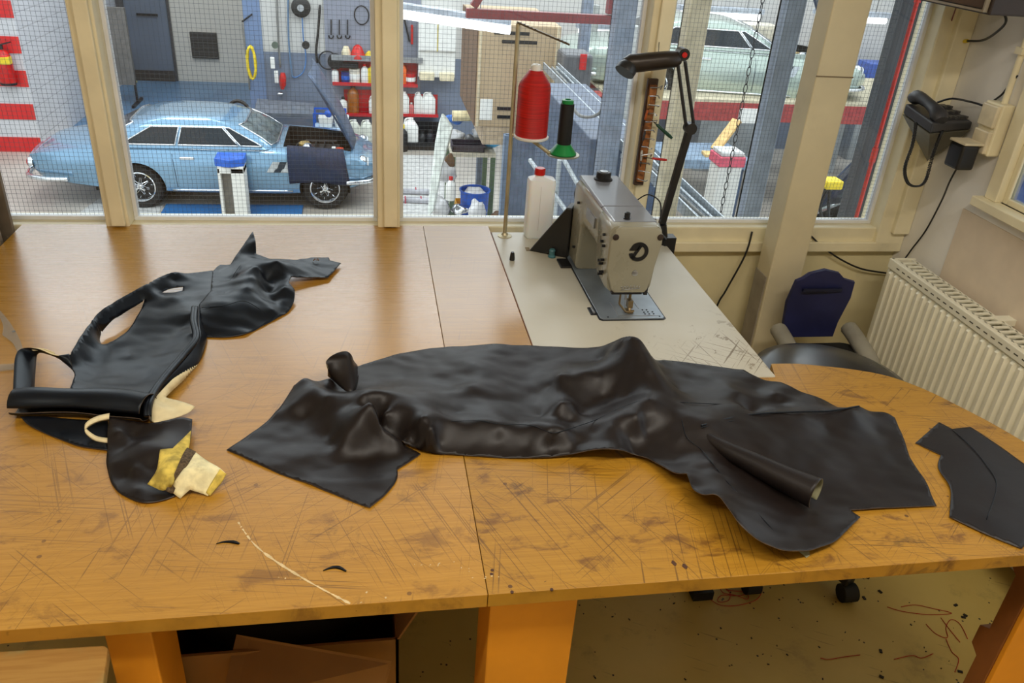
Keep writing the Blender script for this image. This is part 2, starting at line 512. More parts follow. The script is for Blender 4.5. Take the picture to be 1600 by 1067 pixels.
# ------------------------------------------------------------------ sockets, plug adapter, cables
so = thing('wall_socket', (1.95, 2.3, 1.13), 'cream double wall socket box beside the side window frame', 'socket')
MB().box((1.925, 2.262, 1.125), (1.969, 2.345, 1.285)).build('back_box', cream, so, bevel=.005)
MB().box((1.912, 2.268, 1.212), (1.927, 2.339, 1.279)).build('socket_face', mat('old_white', (226, 214, 184), .4), so, bevel=.004)
MB().box((1.912, 2.268, 1.131), (1.927, 2.339, 1.2)).build('socket_face', mat('old_white', (226, 214, 184), .4), so, bevel=.004)
MB().cyl((1.955, 2.3, 1.284), (1.955, 2.3, 1.6), .01, 10).box((1.94, 2.285, 1.43), (1.97, 2.315, 1.45)).build('conduit', cream, so, smooth=.7)
ad = thing('power_adapter', (1.88, 2.31, 1.09), 'black plug in power adapter hanging from the wall socket', 'adapter')
MB().box((1.845, 2.275, 1.075), (1.905, 2.345, 1.155)).build('body', black, ad, bevel=.008)
MB().box((1.845, 2.272, 1.155), (1.913, 2.35, 1.163)).build('pale_top', mat('old_white', (226, 214, 184), .4), ad, bevel=.002)
ap = [V(1.875, 2.31, 1.077), V(1.88, 2.33, 1.02), V(1.93, 2.40, .93), V(1.955, 2.46, .80), V(1.95, 2.50, .70), V(1.94, 2.55, .55)]
MB().tube(smooth_path(ap), .003, 6).build('cable', black, ad, smooth=3)
def cable(pts, r, m, label, cat='cable'):
    return tag(MB().tube(smooth_path(pts), r, 6).build('cable', m, smooth=3), label, cat)
cable([V(1.36, 2.585, .745), V(1.345, 2.57, .66), V(1.30, 2.57, .52), V(1.275, 2.57, .44), V(1.25, 2.56, .2)], .0035, black, 'black cable hanging from the sill left of the cream column')
cable([V(1.60, 2.59, .725), V(1.66, 2.585, .68), V(1.75, 2.585, .63), V(1.84, 2.585, .595), V(1.95, 2.59, .575)], .0035, black, 'black cable sagging along the wall right of the cream column')
cable([aty(1465, 160, 2.5), aty(1488, 154, 2.45), atx(1520, 160, 1.93), atx(1536, 165, 1.94)], .0035, black, 'black phone cable running from telephone to socket box')
cable([atx(1553, 157, 1.955), atx(1565, 148, 1.95), atx(1573, 138, 1.955), atx(1590, 118, 1.957)], .0032, black, 'thin black cable rising from the socket box')
cable([V(1.83, 2.3, 1.56), atx(1572, 33, 1.87), atx(1555, 52, 1.9), atx(1535, 63, 1.94), atx(1512, 64, 1.945)], .004, black, 'black cable curving under the speaker box')
cable([V(1.80, 2.45, 1.55), atx(1486, 35, 1.9), atx(1481, 58, 1.93), atx(1500, 62, 1.95)], .0022, mat('red_cable', (120, 30, 22), .5), 'thin red wire hanging under the speaker box')
tag(MB().cyl(atx(1500, 65, 1.945), atx(1512, 64, 1.945), .006, 8).build('cable_clip', yellowp, smooth=1), 'small yellow cable joint under the speaker box', 'clip')
# ------------------------------------------------------------------ work table
def wood_mat(name, c0, c1, wear, rough=.3, ang=0.0):
    t = NT(name)
    p = t.map(t.pos(), (1, 1, 1), (0, 0, ang))
    g = t.noise(t.map(p, (2.2, 70, 3)), 3, 5, .6, .4)
    fine = t.noise(t.map(p, (6, 500, 6)), 2.5, 3, .6)
    base = t.mix(t.ramp(g, .28, .72), c0, c1)
    base = t.mix(t.math('MULTIPLY', t.ramp(fine, .48, .74), .4), base, tuple(q*.45 for q in c0[:3])+(1,))
    blot = t.noise(p, 1.6, 4, .6)
    base = t.mix(t.math('MULTIPLY', t.ramp(blot, .45, .75), .2), base, tuple(q*.72 for q in c0[:3])+(1,))
    # wear grows towards the front edge, where people work
    sx = t.n('SeparateXYZ', {0: t.pos()})
    fr = t.ramp(sx.outputs[1], 2.2, .95)
    rt = t.ramp(sx.outputs[0], .7, 1.25)
    wz = t.math('MULTIPLY', t.math('MAXIMUM', fr, rt), wear)
    st = t.ramp(t.noise(t.map(p, (7, 14, 5)), 1.3, 8, .68, .6), .53, .66)
    base = t.mix(t.math('MULTIPLY', st, t.math('MULTIPLY', wz, .75)), base, rgb(96, 58, 16))
    st2 = t.ramp(t.noise(t.map(p, (3, 4, 5), loc=(3, 1, 0)), 2.1, 9, .72, 1.0), .60, .67)
    base = t.mix(t.math('MULTIPLY', st2, t.math('MULTIPLY', wz, .5)), base, rgb(60, 44, 22))
    # cutting scratches in several directions
    acc = None
    for i, (an, sx_, sy_, th) in enumerate(((.15, 1.8, 300, .63), (1.2, 2.6, 330, .64), (-.7, 2.0, 310, .64), (.75, 3.0, 350, .645), (1.75, 2.2, 290, .635))):
        q = t.rmap(p, (sx_, sy_, 1), an, (i*3.1, i*1.7, 0))
        s_ = t.ramp(t.noise(q, 1.0, 2, .5), th, th+.03)
        gate = t.ramp(t.noise(p, 3.3+i, 3), .46, .58)
        s_ = t.math('MULTIPLY', s_, gate)
        acc = s_ if acc is None else t.math('MAXIMUM', acc, s_)
    acc = t.math('MULTIPLY', acc, t.ramp(t.n('SeparateXYZ', {0: t.n('NewGeometry').outputs['Normal']}).outputs[2], .5, .9))
    base = t.mix(t.math('MULTIPLY', acc, t.math('ADD', t.math('MULTIPLY', wz, .55), .10)), base, rgb(78, 48, 16))
    dots = t.n('TexVoronoi', {'Vector': p, 'Scale': 17.0}).outputs[0]
    dm = t.math('MULTIPLY', t.math('LESS_THAN', dots, .07), t.math('GREATER_THAN', t.noise(p, 5, 2), .5))
    base = t.mix(t.math('MULTIPLY', dm, t.math('MULTIPLY', wz, .8)), base, rgb(70, 38, 14))
    rr = t.math('ADD', t.n('MapRange', {0: g, 3: rough-.05, 4: rough+.08}).outputs[0], t.math('MULTIPLY', wz, .16))
    t.set(color=base, rough=rr, normal=t.bump(t.math('SUBTRACT', fine, t.math('MULTIPLY', acc, .8)), .12, .0008), spec=.45, coat=t.math('MULTIPLY', t.math('SUBTRACT', 1.0, t.math('MULTIPLY', wz, .8)), .45), coat_rough=.22)
    return t.m
woodA = wood_mat('varnished_plywood', rgb(168, 120, 36), rgb(182, 134, 48), .75, .26)
woodB = wood_mat('worn_plywood', rgb(158, 112, 26), rgb(174, 128, 38), 1.0, .30)
woodLeg = mat('orange_plywood', (216, 142, 30), .5, var=.08, scale=5)
woodDark = mat('brown_beam', (122, 72, 30), .6, var=.15, scale=8)

tb = thing('work_table', (0, 1.7, 0), 'large varnished plywood cutting table under the window', 'table')
th = .028
TX0, SEAM, TY0, TY1 = -1.063, .1775, .945, 2.594
left = [(-1.063, TY1), (-1.063, 2.41), (-1.30, 2.2), (-1.30, TY0), (SEAM-.0006, TY0), (SEAM-.0006, TY1)]
MB().prism(left[::-1], TOP-th, TOP).build('left_board', woodA, tb, bevel=.001)
back = [atz(x, y, TOP) for x, y in ((1205, 568), (1245, 568), (1290, 572), (1340, 578), (1390, 588), (1445, 608), (1500, 635), (1550, 661), (1600, 690))]
back = [(p.x, p.y) for p in smooth_path(back, 4)]
rb = [(SEAM+.0006, TY1), (.3985, TY1), (.3985, 1.578), (.975, 1.578)] + back + [(1.49, 1.1), (1.50, TY0), (SEAM+.0006, TY0)]
MB().prism(rb, TOP-th, TOP).build('right_board', woodB, tb, bevel=.001)
MB().box((.19, .985, 0), (.345, 1.10, TOP-th)).build('leg', woodLeg, tb, bevel=.003)
MB().box((-.425, .98, 0), (-.355, 1.10, TOP-th)).build('leg', woodLeg, tb, bevel=.003)
lg = MB().box((1.31, 1.0, 0), (1.45, 1.012, TOP-th)).build('leg', woodLeg, tb, bevel=.002)
nb = [(1.012, 0), (1.012, TOP-th), (1.056, TOP-th), (1.056, .66), (1.075, .65), (1.075, .60), (1.056, .585), (1.056, .43), (1.08, .415), (1.08, .36), (1.056, .345), (1.056, .19), (1.08, .175), (1.08, .12), (1.056, .105), (1.056, 0)]
MB().slab([V(1.308, a, b) for a, b in nb], (.04, 0, 0)).build('notched_post', woodDark, tb, bevel=.002)
MB().box((-1.2, 2.40, 0), (-1.1, 2.5, TOP-th)).build('leg', woodLeg, tb, bevel=.003)
MB().box((.2, 2.45, 0), (.3, 2.55, TOP-th)).build('leg', woodLeg, tb, bevel=.003)
MB().box((-.355, 1.03, .64), (.19, 1.05, TOP-th)).build('apron', woodDark, tb) if False else None
# chalk streak and paint crumbs rubbed into the board
chalk = mat('chalk', (206, 184, 140), .9, var=.1, scale=60)
cm = MB()
path = smooth_path([T(x, y) for x, y in ((372, 815), (378, 825), (398, 851), (431, 877), (481, 908), (520, 929), (547, 943))], 14)
rnd = random.Random(3)
for i in range(len(path)-1):
    p, q = path[i], path[i+1]
    if i < 26 and rnd.random() < .4: continue
    w = .0007+.0014*abs(math.sin(i*.37))+(.0016 if 34 < i < 52 or i > 72 else 0)*(.5+.5*math.sin(i*.9))
    d = (q-p).normalized(); nrm = V(-d.y, d.x, 0)
    e = [p+nrm*w*rnd.uniform(.7, 1), q+nrm*w*rnd.uniform(.7, 1), q-nrm*w*rnd.uniform(.7, 1), p-nrm*w*rnd.uniform(.7, 1)]
    cm.slab([V(a.x, a.y, TOP) for a in e], (0, 0, .0004))
for _ in range(22):
    x, y = rnd.choice(((690, 885), (755, 895), (455, 908), (700, 888), (585, 935), (745, 900)))
    p = T(x+rnd.gauss(0, 22), y+rnd.gauss(0, 5))
    s_ = rnd.uniform(.0006, .0022)
    cm.cb((p.x, p.y, TOP+.0002), (s_*rnd.uniform(.6, 3), s_*rnd.uniform(.5, 2), .0005), rnd.uniform(-1.5, 1.5))
o = cm.build('chalk_marks', chalk, tb); o['kind'] = 'stuff'
nl = MB()
for x, y in ((800, 925), (862, 921), (768, 897), (769, 891)):
    p = T(x, y); nl.cyl((p.x, p.y, TOP-.001), (p.x, p.y, TOP+.0006), .003, 8)
for x, y in ((1053, 880), (1070, 885)):
    p = T(x, y); nl.slab([V(p.x+a_*.0045, p.y+b_*.007, TOP) for a_, b_ in ((-1, .2), (-.3, 1), (.5, .7), (1, -.3), (.2, -1), (-.5, -.6))], (0, 0, .0006))
nl.build('nail_heads', mat('rust', (70, 40, 20), .7), tb)['kind'] = 'stuff'

# small stool corner, lower left
st = thing('stool', (-.50, .80, 0), 'worn wooden stool at the lower left before the table', 'stool')
pz0 = .715
q0, q1 = atz(172, 988, pz0), atz(150, 1067, pz0)
d = (q1-q0).normalized()
A = V(-.40, .925, 0); 
poly = [(-.405, .938), (-.412, .944), (-.82, .955), (-.80, .56), (-.43, .55), (-.392, .85)]
def stoolmat():
    t = NT('stool_wood'); p = t.pos()
    b = t.mix(t.ramp(t.noise(t.map(p, (3, 40, 3)), 3, 4), .3, .7), rgb(148, 106, 48), rgb(164, 124, 62))
    b = t.mix(t.ramp(t.noise(p, 7, 5), .55, .7), b, rgb(140, 132, 84))
    t.set(color=b, rough=.6); return t.m
MB().prism(poly, .692, .715).build('seat', stoolmat(), st, bevel=.004)
for x, y in ((-.45, .88), (-.76, .9), (-.76, .62), (-.47, .6)):
    MB().box((x-.02, y-.02, 0), (x+.02, y+.02, .692)).build('leg', woodLeg, st, bevel=.002)

# cardboard box under the table
bx = thing('cardboard_box', (-.2, 1.33, 0), 'open brown cardboard box under the table', 'box')
b0, b1, y0, y1, h = -.46, .04, 1.13, 1.55, .46
dk = mat('dark_lining', (16, 15, 15), .8)
MB().box((b0, y0, 0), (b0+.006, y1, h)).box((b1-.006, y0, 0), (b1, y1, h)).box((b0, y1-.006, 0), (b1, y1, h)).box((b0, y0, 0), (b1, y0+.006, h)).box((b0, y0, 0), (b1, y1, .006)).build('walls', card, bx)
MB().slab([atz(370, 994, .47), atz(612, 1036, .47), atz(600, 1085, .40), atz(345, 1100, .40)], (0, 0, .005)).build('flap', card, bx)
MB().slab([V(b1-.003, y0, h), V(b1-.003, y1, h), V(b1+.07, y1-.03, h+.12), V(b1+.07, y0+.02, h+.12)], (.005, 0, 0)).build('flap', card, bx)
o = tag(MB().ball((-.2, 1.36, .38), .2, 16, 10, (1, .85, .55)).build('bin_bag', dk, smooth=3), 'black bag stuffed into the cardboard box under the table', 'bag')

# white machine table
def mtable_mat():
    t = NT('white_laminate'); p = t.pos()
    b = t.mix(t.ramp(t.noise(p, 2.5, 4), .3, .7), rgb(186, 180, 162), rgb(198, 194, 180))
    b = t.mix(t.math('MULTIPLY', t.ramp(t.noise(t.map(p, (3, 45, 3)), 4, 3), .5, .8), .08), b, rgb(190, 178, 150))
    sx = t.n('SeparateXYZ', {0: p})
    wz = t.math('MULTIPLY', t.ramp(sx.outputs[1], 2.0, 1.75), t.ramp(sx.outputs[0], .55, .9))
    s1 = t.ramp(t.noise(t.map(p, (9, 9, 5)), 1.5, 9, .75, 1.2), .57, .61)
    s1 = t.math('MULTIPLY', s1, t.math('LESS_THAN', t.noise(p, 17, 3), .55))
    b = t.mix(t.math('MULTIPLY', s1, t.math('MULTIPLY', wz, .75)), b, rgb(104, 84, 50))
    acc = None
    for i, (an, a_, b_) in enumerate(((.6, 4, 210), (-.9, 5, 190), (1.4, 4.5, 220))):
        s_ = t.ramp(t.noise(t.rmap(p, (a_, b_, 1), an, (i, 2*i, 0)), 1, 2), .64, .68)
        acc = s_ if acc is None else t.math('MAXIMUM', acc, s_)
    acc = t.math('MULTIPLY', acc, t.ramp(t.noise(p, 4, 3), .45, .6))
    b = t.mix(t.math('MULTIPLY', acc, t.math('MULTIPLY', wz, .8)), b, rgb(96, 76, 44))
    t.set(color=b, rough=.38)
    return t.m
mt = thing('machine_table', (.69, 2.08, 0), 'white laminate sewing machine table with worn right edge', 'table')
mtop = [(.401, 2.535), (.401, 1.58), (.978, 1.58), (.978, 2.535)]
MB().prism(mtop[::1], TOP-.038, TOP+.001).build('table_top', mtable_mat(), mt, bevel=.003)
MB().box((.399, 1.58, TOP-.036), (.4012, 2.535, TOP+.0005)).build('edge_band', woodDark, mt)
for x in (.45, .93):
    MB().box((x-.02, 1.65, .03), (x+.02, 1.69, TOP-.038)).build('leg', darkmetal, mt)
    MB().box((x-.02, 2.42, .03), (x+.02, 2.46, TOP-.038)).build('leg', darkmetal, mt)
    MB().box((x-.03, 1.58, 0), (x+.03, 2.5, .03)).build('foot', darkmetal, mt)
p = T(800, 407)
tag(MB().lathe((p.x, p.y, TOP+.0015), [(.007, 0), (.0085, .002), (.008, .01), (.0065, .022), (.005, .027)], 14).build('bobbin_post', black, smooth=.7), 'small black knob standing alone on the white table', 'knob')
p = T(862, 402)
tag(MB().lathe((p.x, p.y, TOP+.0015), [(.012, 0), (.0125, .004), (.0095, .007), (.009, .018), (.0105, .021), (.008, .026), (.004, .026)], 14).build('bobbin', mat('teal_plastic', (70, 120, 128), .4), smooth=.7), 'small teal bobbin beside the black belt guard', 'bobbin')
tag(MB().lathe((1.005, 2.44, .735), [(.02, 0), (.028, .004), (.026, .014), (.012, .018)], 14).build('lamp_dish', orangep, smooth=.7), 'small orange red disc behind the sewing machine by the lamp clamp', 'disc') if False else None

# ------------------------------------------------------------------ sewing machine
sm = thing('sewing_machine', (.69, 2.1, TOP+.001), 'beige grey industrial sewing machine with black round logo', 'sewing machine')
smp = mat('machine_enamel', (142, 138, 120), .28, var=.04, scale=7, coat=.3)
smtop = mat('machine_grey_enamel', (122, 126, 134), .3, var=.05, scale=7, coat=.2)
blued = mat('bed_steel', (150, 160, 170), .35, .6, var=.1, scale=9)
z0 = TOP+.001
MB().prism([(.612, 2.36), (.612, 1.897), (.618, 1.889), (.788, 1.889), (.794, 1.897), (.794, 2.36)], z0, z0+.004).build('bed_plate', blued, sm, bevel=.001)
MB().prism([(.608, 2.362), (.608, 1.893), (.616, 1.885), (.79, 1.885), (.798, 1.893), (.798, 2.362)], z0-.0, z0+.002).build('bed_seal', black, sm)
bpz = z0+.004
MB().box((.664, 1.905, bpz), (.667, 1.99, bpz+.0012)).box((.667, 1.905, bpz), (.78, 1.907, bpz+.0012)).box((.735, 1.95, bpz), (.738, 1.99, bpz+.0012)).build('slide_plate_edge', steel, sm)
for x, y in ((.745, 1.915), (.757, 1.915), (.77, 1.915), (.745, 1.925), (.757, 1.927), (.77, 1.927), (.745, 1.94), (.757, 1.94), (.635, 1.9), (.782, 1.9)):
    MB().cyl((x, y, bpz), (x, y, bpz+.0012), .0025, 8).build('plate_screw', darkmetal, sm)
MB().box((.592, 1.92, z0-.004), (.613, 1.965, z0+.003)).build('hinge_clip', darkmetal, sm, bevel=.002)
MB().box((.600, 1.925, z0+.001), (.605, 1.96, z0+.007)).build('hinge_clip', steel, sm, bevel=.001)
MB().box((.575, 2.235, z0-.004), (.612, 2.30, z0+.006)).build('hinge_clip', black, sm, bevel=.003)
# pillar, arm and head as one casting: sections along y (x0,x1,z0,z1)
def sec(y, x0, x1, za, zb, c=.018, tp=0.0):
    pts = []
    cx = (x0+x1)/2
    for (x, z, sx, sz) in ((x1, zb, 1, 1), (x0, zb, -1, 1), (x0, za, -1, -1), (x1, za, 1, -1)):
        cc = c
        xx = x if z == zb else cx+(x-cx)*(1-tp)
        k = 4
        for j in range(k+1):
            t = j/k*PI/2
            if (sx, sz) == (1, 1): a = t
            elif (sx, sz) == (-1, 1): a = PI/2+t
            elif (sx, sz) == (-1, -1): a = PI+t
            else: a = 1.5*PI+t
            pts.append(V(xx-sx*cc+math.cos(a)*cc, y, z-sz*cc+math.sin(a)*cc))
    return pts
X0, X1 = .618, .752
cast = MB()
cast.loft([sec(2.025, X0+.004, X1-.004, .905, 1.020), sec(2.09, X0, X1, .915, 1.023), sec(2.19, X0-.001, X1, .915, 1.024), sec(2.205, X0-.003, X1, .90, 1.024), sec(2.22, X0-.004, X1, z0+.005, 1.024), sec(2.30, X0-.004, X1, z0+.005, 1.022), sec(2.335, X0+.004, X1-.004, z0+.005, 1.012, .03)])
cast.build('arm_casting', smp, sm, smooth=.7)
MB().loft([sec(1.915, X0-.004, X1+.004, .835, 1.022, .02, .14), sec(1.935, X0-.006, X1+.006, .832, 1.026, .02, .12), sec(2.03, X0-.004, X1+.004, .84, 1.024, .02, .10), sec(2.04, X0, X1, .86, 1.02, .02, .08)]).build('head_casting', smp, sm, smooth=.7)
def face(ofs, y):
    pts = [(-.066, 1.0), (-.06, 1.014), (-.048, 1.022), (.05, 1.022), (.064, 1.014), (.071, .998), (.071, .975), (.05, .845), (.043, .835), (-.042, .835), (-.052, .845), (-.071, .905), (-.071, .985)]
    c = .686
    return [V(c+x*(1-ofs), y, .93+(z-.93)*(1-ofs)) for x, z in pts]
fp = MB().loft([face(0, 1.918), face(0, 1.908), face(.03, 1.903), face(.09, 1.901)])
fp.build('face_plate', smp, sm, smooth=.5)
def topsheet(y0, y1):
    return MB().loft([[V(X0+.012, y, 1.0275), V(X1-.008, y, 1.0275), V(X1-.004, y, 1.022), V(X0+.006, y, 1.022)] for y in (y0, y1)])
topsheet(2.055, 2.325).build('top_cover', smtop, sm, bevel=.002)
topsheet(1.935, 2.05).build('top_cover', smtop, sm, bevel=.002)
kn = MB().lathe((.69, 2.285, 1.026), [(.028, 0), (.028, .004), (.022, .008), (.022, .022), (.019, .025), (.0, .025)], 22)
kk = kn.build('oil_cap', black, sm, smooth=.6)
MB().lathe((.69, 2.285, 1.051), [(.012, 0), (.012, .002), (.004, .0025)], 16).build('cap_disc', steel, kk, smooth=.6)
MB().lathe((.668, 1.955, 1.026), [(.010, 0), (.010, .004), (.0075, .005), (.008, .018), (.005, .020)], 14).build('thread_knob', black, sm, smooth=.6)
# belly of the left flank: screws, badge
for y, z in ((1.95, .985), (1.945, .955), (1.965, .96), (1.945, .915), (1.955, .90), (1.965, .905), (1.945, .88), (1.955, .87), (2.24, .97), (2.24, .83)):
    MB().cyl((X0-.012, y, z), (X0+.01, y, z), .004, 8).build('screw', darkmetal, sm)
MB().box((X0-.0035, 2.07, .955), (X0+.004, 2.16, .985)).build('name_plate', steel, sm)
for x, z in ((.627, .997), (.748, .997), (.693, .895)):
    sx_ = MB().lathe((x, 1.9015, z), [(.0085, 0), (.0085, -.002), (.005, -.003), (.0, -.003)], 14, 'Y').build('face_screw', steel if z < .95 else brownp, sm, smooth=.6)
# emblem: a D cut by a slanting stroke in a ring
em = MB(); ye = 1.9005
cxe, cze, ro, ri = .694, .957, .0265, .0165
arc = []
for j in range(29):
    t = math.radians(-168+j*(168+128)/28)
    arc.append((math.cos(t), math.sin(t)))
rings = [[V(cxe+c*ro, ye, cze+s_*ro), V(cxe+c*ri, ye, cze+s_*ri), V(cxe+c*ri, ye-.002, cze+s_*ri), V(cxe+c*ro, ye-.002, cze+s_*ro)] for c, s_ in arc]
em.loft(rings)
em.slab([V(cxe+a, ye, cze+b) for a, b in ((-.021, -.017), (-.012, -.021), (.009, .018), (.0, .018), (-.0115, -.004), (-.024, -.004), (-.027, .003), (-.005, .003))][:4], (0, -.002, 0))
em.slab([V(cxe+a, ye, cze+b) for a, b in ((-.0265, .004), (-.004, .004), (.004, .020), (-.006, .0255), (-.018, .0195))], (0, -.002, 0))
em.build('emblem', black, sm)
# script lettering as a wavy metal bead
wv = [V(.660+.0018*i, 1.9005, .8525+.0045*math.sin(i*1.35)*(1 if i % 5 else 1.8)) for i in range(30)]
MB().tube(wv, .0009, 5).bar(wv[0]-V(0, 0, .007), wv[-1]-V(0, 0, .006), .0012, .0012).build('script_lettering', steel, sm, smooth=3)
# presser foot and needle
MB().cyl((.69, 1.937, .84), (.69, 1.937, .80), .0035, 10).cyl((.69, 1.937, .80), (.69, 1.937, z0+.004), .001, 6).build('needle_bar', steel, sm, smooth=.7)
MB().cyl((.705, 1.945, .84), (.705, 1.945, .785), .004, 10).box((.698, 1.93, .775), (.712, 1.95, .797)).box((.695, 1.915, z0+.006), (.711, 1.945, z0+.009)).bar((.703, 1.938, .782), (.703, 1.925, z0+.008), .005, .004).build('presser_foot', mat('worn_brass', (130, 112, 82), .4, .8), sm)
MB().cyl((.675, 1.94, .84), (.672, 1.93, .79), .0028, 8).cyl((.672, 1.93, .79), (.69, 1.92, z0+.009), .0028, 8).cyl((.69, 1.92, z0+.009), (.715, 1.925, z0+.009), .003, 8).build('thread_guide', mat('worn_brass', (130, 112, 82), .4, .8), sm, smooth=.7)
MB().box((.638, 1.906, .829), (.724, 1.925, .838)).build('lower_lip', darkmetal, sm, bevel=.002)
MB().box((.728, 1.905, .828), (.738, 1.93, .866)).build('thread_cutter', darkmetal, sm)
# tension parts on the far flank
MB().cyl((.742, 2.06, .985), (.775, 2.05, .985), .014, 14).cyl((.775, 2.05, .985), (.785, 2.05, .985), .008, 12).build('tension_dial', steel, sm, smooth=.7)
MB().tube(smooth_path([V(.745, 2.12, 1.02), V(.77, 2.10, 1.045), V(.80, 2.08, 1.03), V(.79, 2.03, 1.0)]), .002, 6).build('thread_spring', darkmetal, sm, smooth=3)
MB().bar((.742, 2.0, 1.0), (.79, 1.97, .96), .012, .012).build('thread_lever', darkmetal, sm)
MB().lathe((.676, 2.335, .955), [(.0, 0), (.045, 0), (.05, .006), (.05, .03), (.04, .036), (0, .036)], 24, 'Y').build('hand_wheel', darkmetal, sm, smooth=.6)

# black belt guard
g = [T(822, 394), T(892, 406)]
bgd = MB().slab([V(.50, 2.372, z0), V(.612, 2.31, z0), V(.612, 2.31, .925), V(.596, 2.318, .925)], (.028, .055, 0))
o = bgd.build('belt_guard', mat('guard_black', (24, 23, 22), .45), bevel=.004)
tag(o, 'black wedge shaped belt guard behind the sewing machine', 'guard')
sl = MB().box((.492, 2.372, TOP+.0006), (.505, 2.40, TOP+.0022)).build('slot_rim', mat('worn_brass', (130, 112, 82), .4, .8), o)

# ------------------------------------------------------------------ thread stand with two spools
ts = thing('thread_stand', (.443, 2.50, z0), 'brass coloured thread stand rod with slotted top arm', 'thread stand')
brass = mat('dull_brass', (184, 174, 144), .42, .6)
rodx, rody = .441, 2.50
MB().cyl((rodx, rody, z0), (rodx, rody, 1.425), .0066, 12).build('rod', brass, ts, smooth=.7)
MB().lathe((rodx, rody, z0), [(.024, 0), (.024, .002), (.012, .005), (.008, .012)], 18).build('foot', brass, ts, smooth=.6)
aa, ab = V(rodx-.004, rody, 1.428), V(.597, rody-.01, 1.374)
ta = MB().bar(aa, ab, .018, .005).build('top_arm', mat('arm_bronze', (96, 84, 66), .4, .7), ts)
for t in (.06, .13, .2, .27, .34, .78, .85, .92):
    q = aa+(ab-aa)*t+V(0, 0, .0026)
    MB().cyl(q-V(0, .0055, 0), q-V(0, .0055, .0)+V(0, 0, .0015), .0035, 8).build('eyelet', black, ta)
MB().tube([V(rodx, rody, 1.10), V(.47, rody-.01, 1.095), V(.50, rody-.02, 1.09), V(.56, rody-.02, 1.05), V(.60, rody-.02, 1.035)], .006, 8).build('spool_arm', brass, ts, smooth=1)
MB().lathe((.607, rody-.02, 1.043), [(.004, -.014), (.006, -.012), (.006, 0), (.052, 0), (.054, .002), (.052, .004), (.003, .004), (.003, .12)], 28).build('spool_tray', mat('pale_metal', (168, 165, 150), .4, .6), ts, smooth=.6)
def spool(loc, prof_thread, prof_foot, prof_top, mthread, mfoot, label):
    s_ = thing('thread_spool', loc, label, 'spool')
    loc = Vector(loc)
    MB().lathe(loc, prof_foot, 32).build('foot', mfoot, s_, smooth=.6)
    MB().lathe(loc, prof_thread, 40).build('thread', mthread, s_, smooth=.6)
    MB().lathe(loc, prof_top, 24).build('core_top', mfoot, s_, smooth=.6)
def threadmat(name, c, r=.4):
    t = NT(name); p = t.obj()
    z = t.n('SeparateXYZ', {0: p}).outputs[2]
    w = t.math('SINE', t.math('MULTIPLY', z, 5200.0))
    nz = t.noise(t.map(p, (3, 3, 160)), 3, 3)
    t.set(color=t.mix(t.ramp(nz, .3, .7), tuple(q*.6 for q in rgb(*c)[:3])+(1,), rgb(*c)), rough=r, normal=t.bump(w, .5, .0003), spec=.4)
    return t.m
spool((.500, rody-.022, 1.094), [(.0, .008), (.047, .008), (.050, .011), (.0495, .155), (.046, .168), (.02, .205), (.0, .205)], [(0, 0), (.050, 0), (.054, .003), (.055, .008), (.05, .010), (0, .010)], [(.0, .20), (.016, .20), (.0155, .218), (.012, .222), (.006, .222), (.006, .21)], threadmat('red_thread', (196, 18, 12)), white, 'large cone of red thread on the thread stand')
spool((.607, rody-.02, 1.0475), [(0, .03), (.021, .03), (.0225, .034), (.0215, .155), (.017, .157), (0, .157)], [(0, 0), (.042, 0), (.043, .003), (.020, .033), (.0, .033)], [(0, .15), (.0185, .15), (.0185, .166), (.014, .168), (.01, .168), (.009, .155)], threadmat('black_thread', (20, 18, 17), .55), mat('green_plastic', (12, 132, 62), .3), 'small spool of black thread with green foot')
cable([V(.597, rody-.01, 1.374), V(.606, rody-.02, 1.30), V(.607, rody-.02, 1.22)], .0006, black, 'fine black thread from stand arm to green spool', 'thread') if False else None

# plastic bottle with red cap
bt = thing('oil_bottle', (.553, 2.495, z0), 'translucent white square bottle with red cap behind the machine', 'bottle')
def rrect(cx, cy, hw, hd, r, z, k=4):
    pts = []
    for sx_, sy_, a0_ in ((1, 1, 0), (-1, 1, PI/2), (-1, -1, PI), (1, -1, 1.5*PI)):
        for j in range(k+1):
            a_ = a0_+j/k*PI/2
            pts.append(V(cx+sx_*(hw-r)+math.cos(a_)*r, cy+sy_*(hd-r)+math.sin(a_)*r, z))
    return pts
tb_ = NT('bottle_plastic'); tb_.set(color=(.88, .9, .9, 1), rough=.35, sss=.3)
bxc, byc = .551, 2.502
MB().loft([rrect(bxc, byc, .040, .026, .012, z0), rrect(bxc, byc, .0445, .03, .014, z0+.006), rrect(bxc, byc, .0445, .03, .014, .945), rrect(bxc, byc, .042, .028, .014, .958), rrect(bxc-.008, byc, .018, .016, .014, .966), rrect(bxc-.008, byc, .014, .014, .0135, .968), rrect(bxc-.008, byc, .014, .014, .0135, .975)]).build('body', tb_.m, bt, smooth=.8)
MB().lathe((bxc-.008, byc, .972), [(.0, 0), (.0175, 0), (.0175, .018), (.015, .021), (0, .021)], 20).build('cap', redp, bt, smooth=.6)
MB().box((bxc-.006, byc-.0306, .79), (bxc-.005, byc-.0298, .94)).build('level_strip', mat('grey_print', (205, 205, 200), .5), bt)

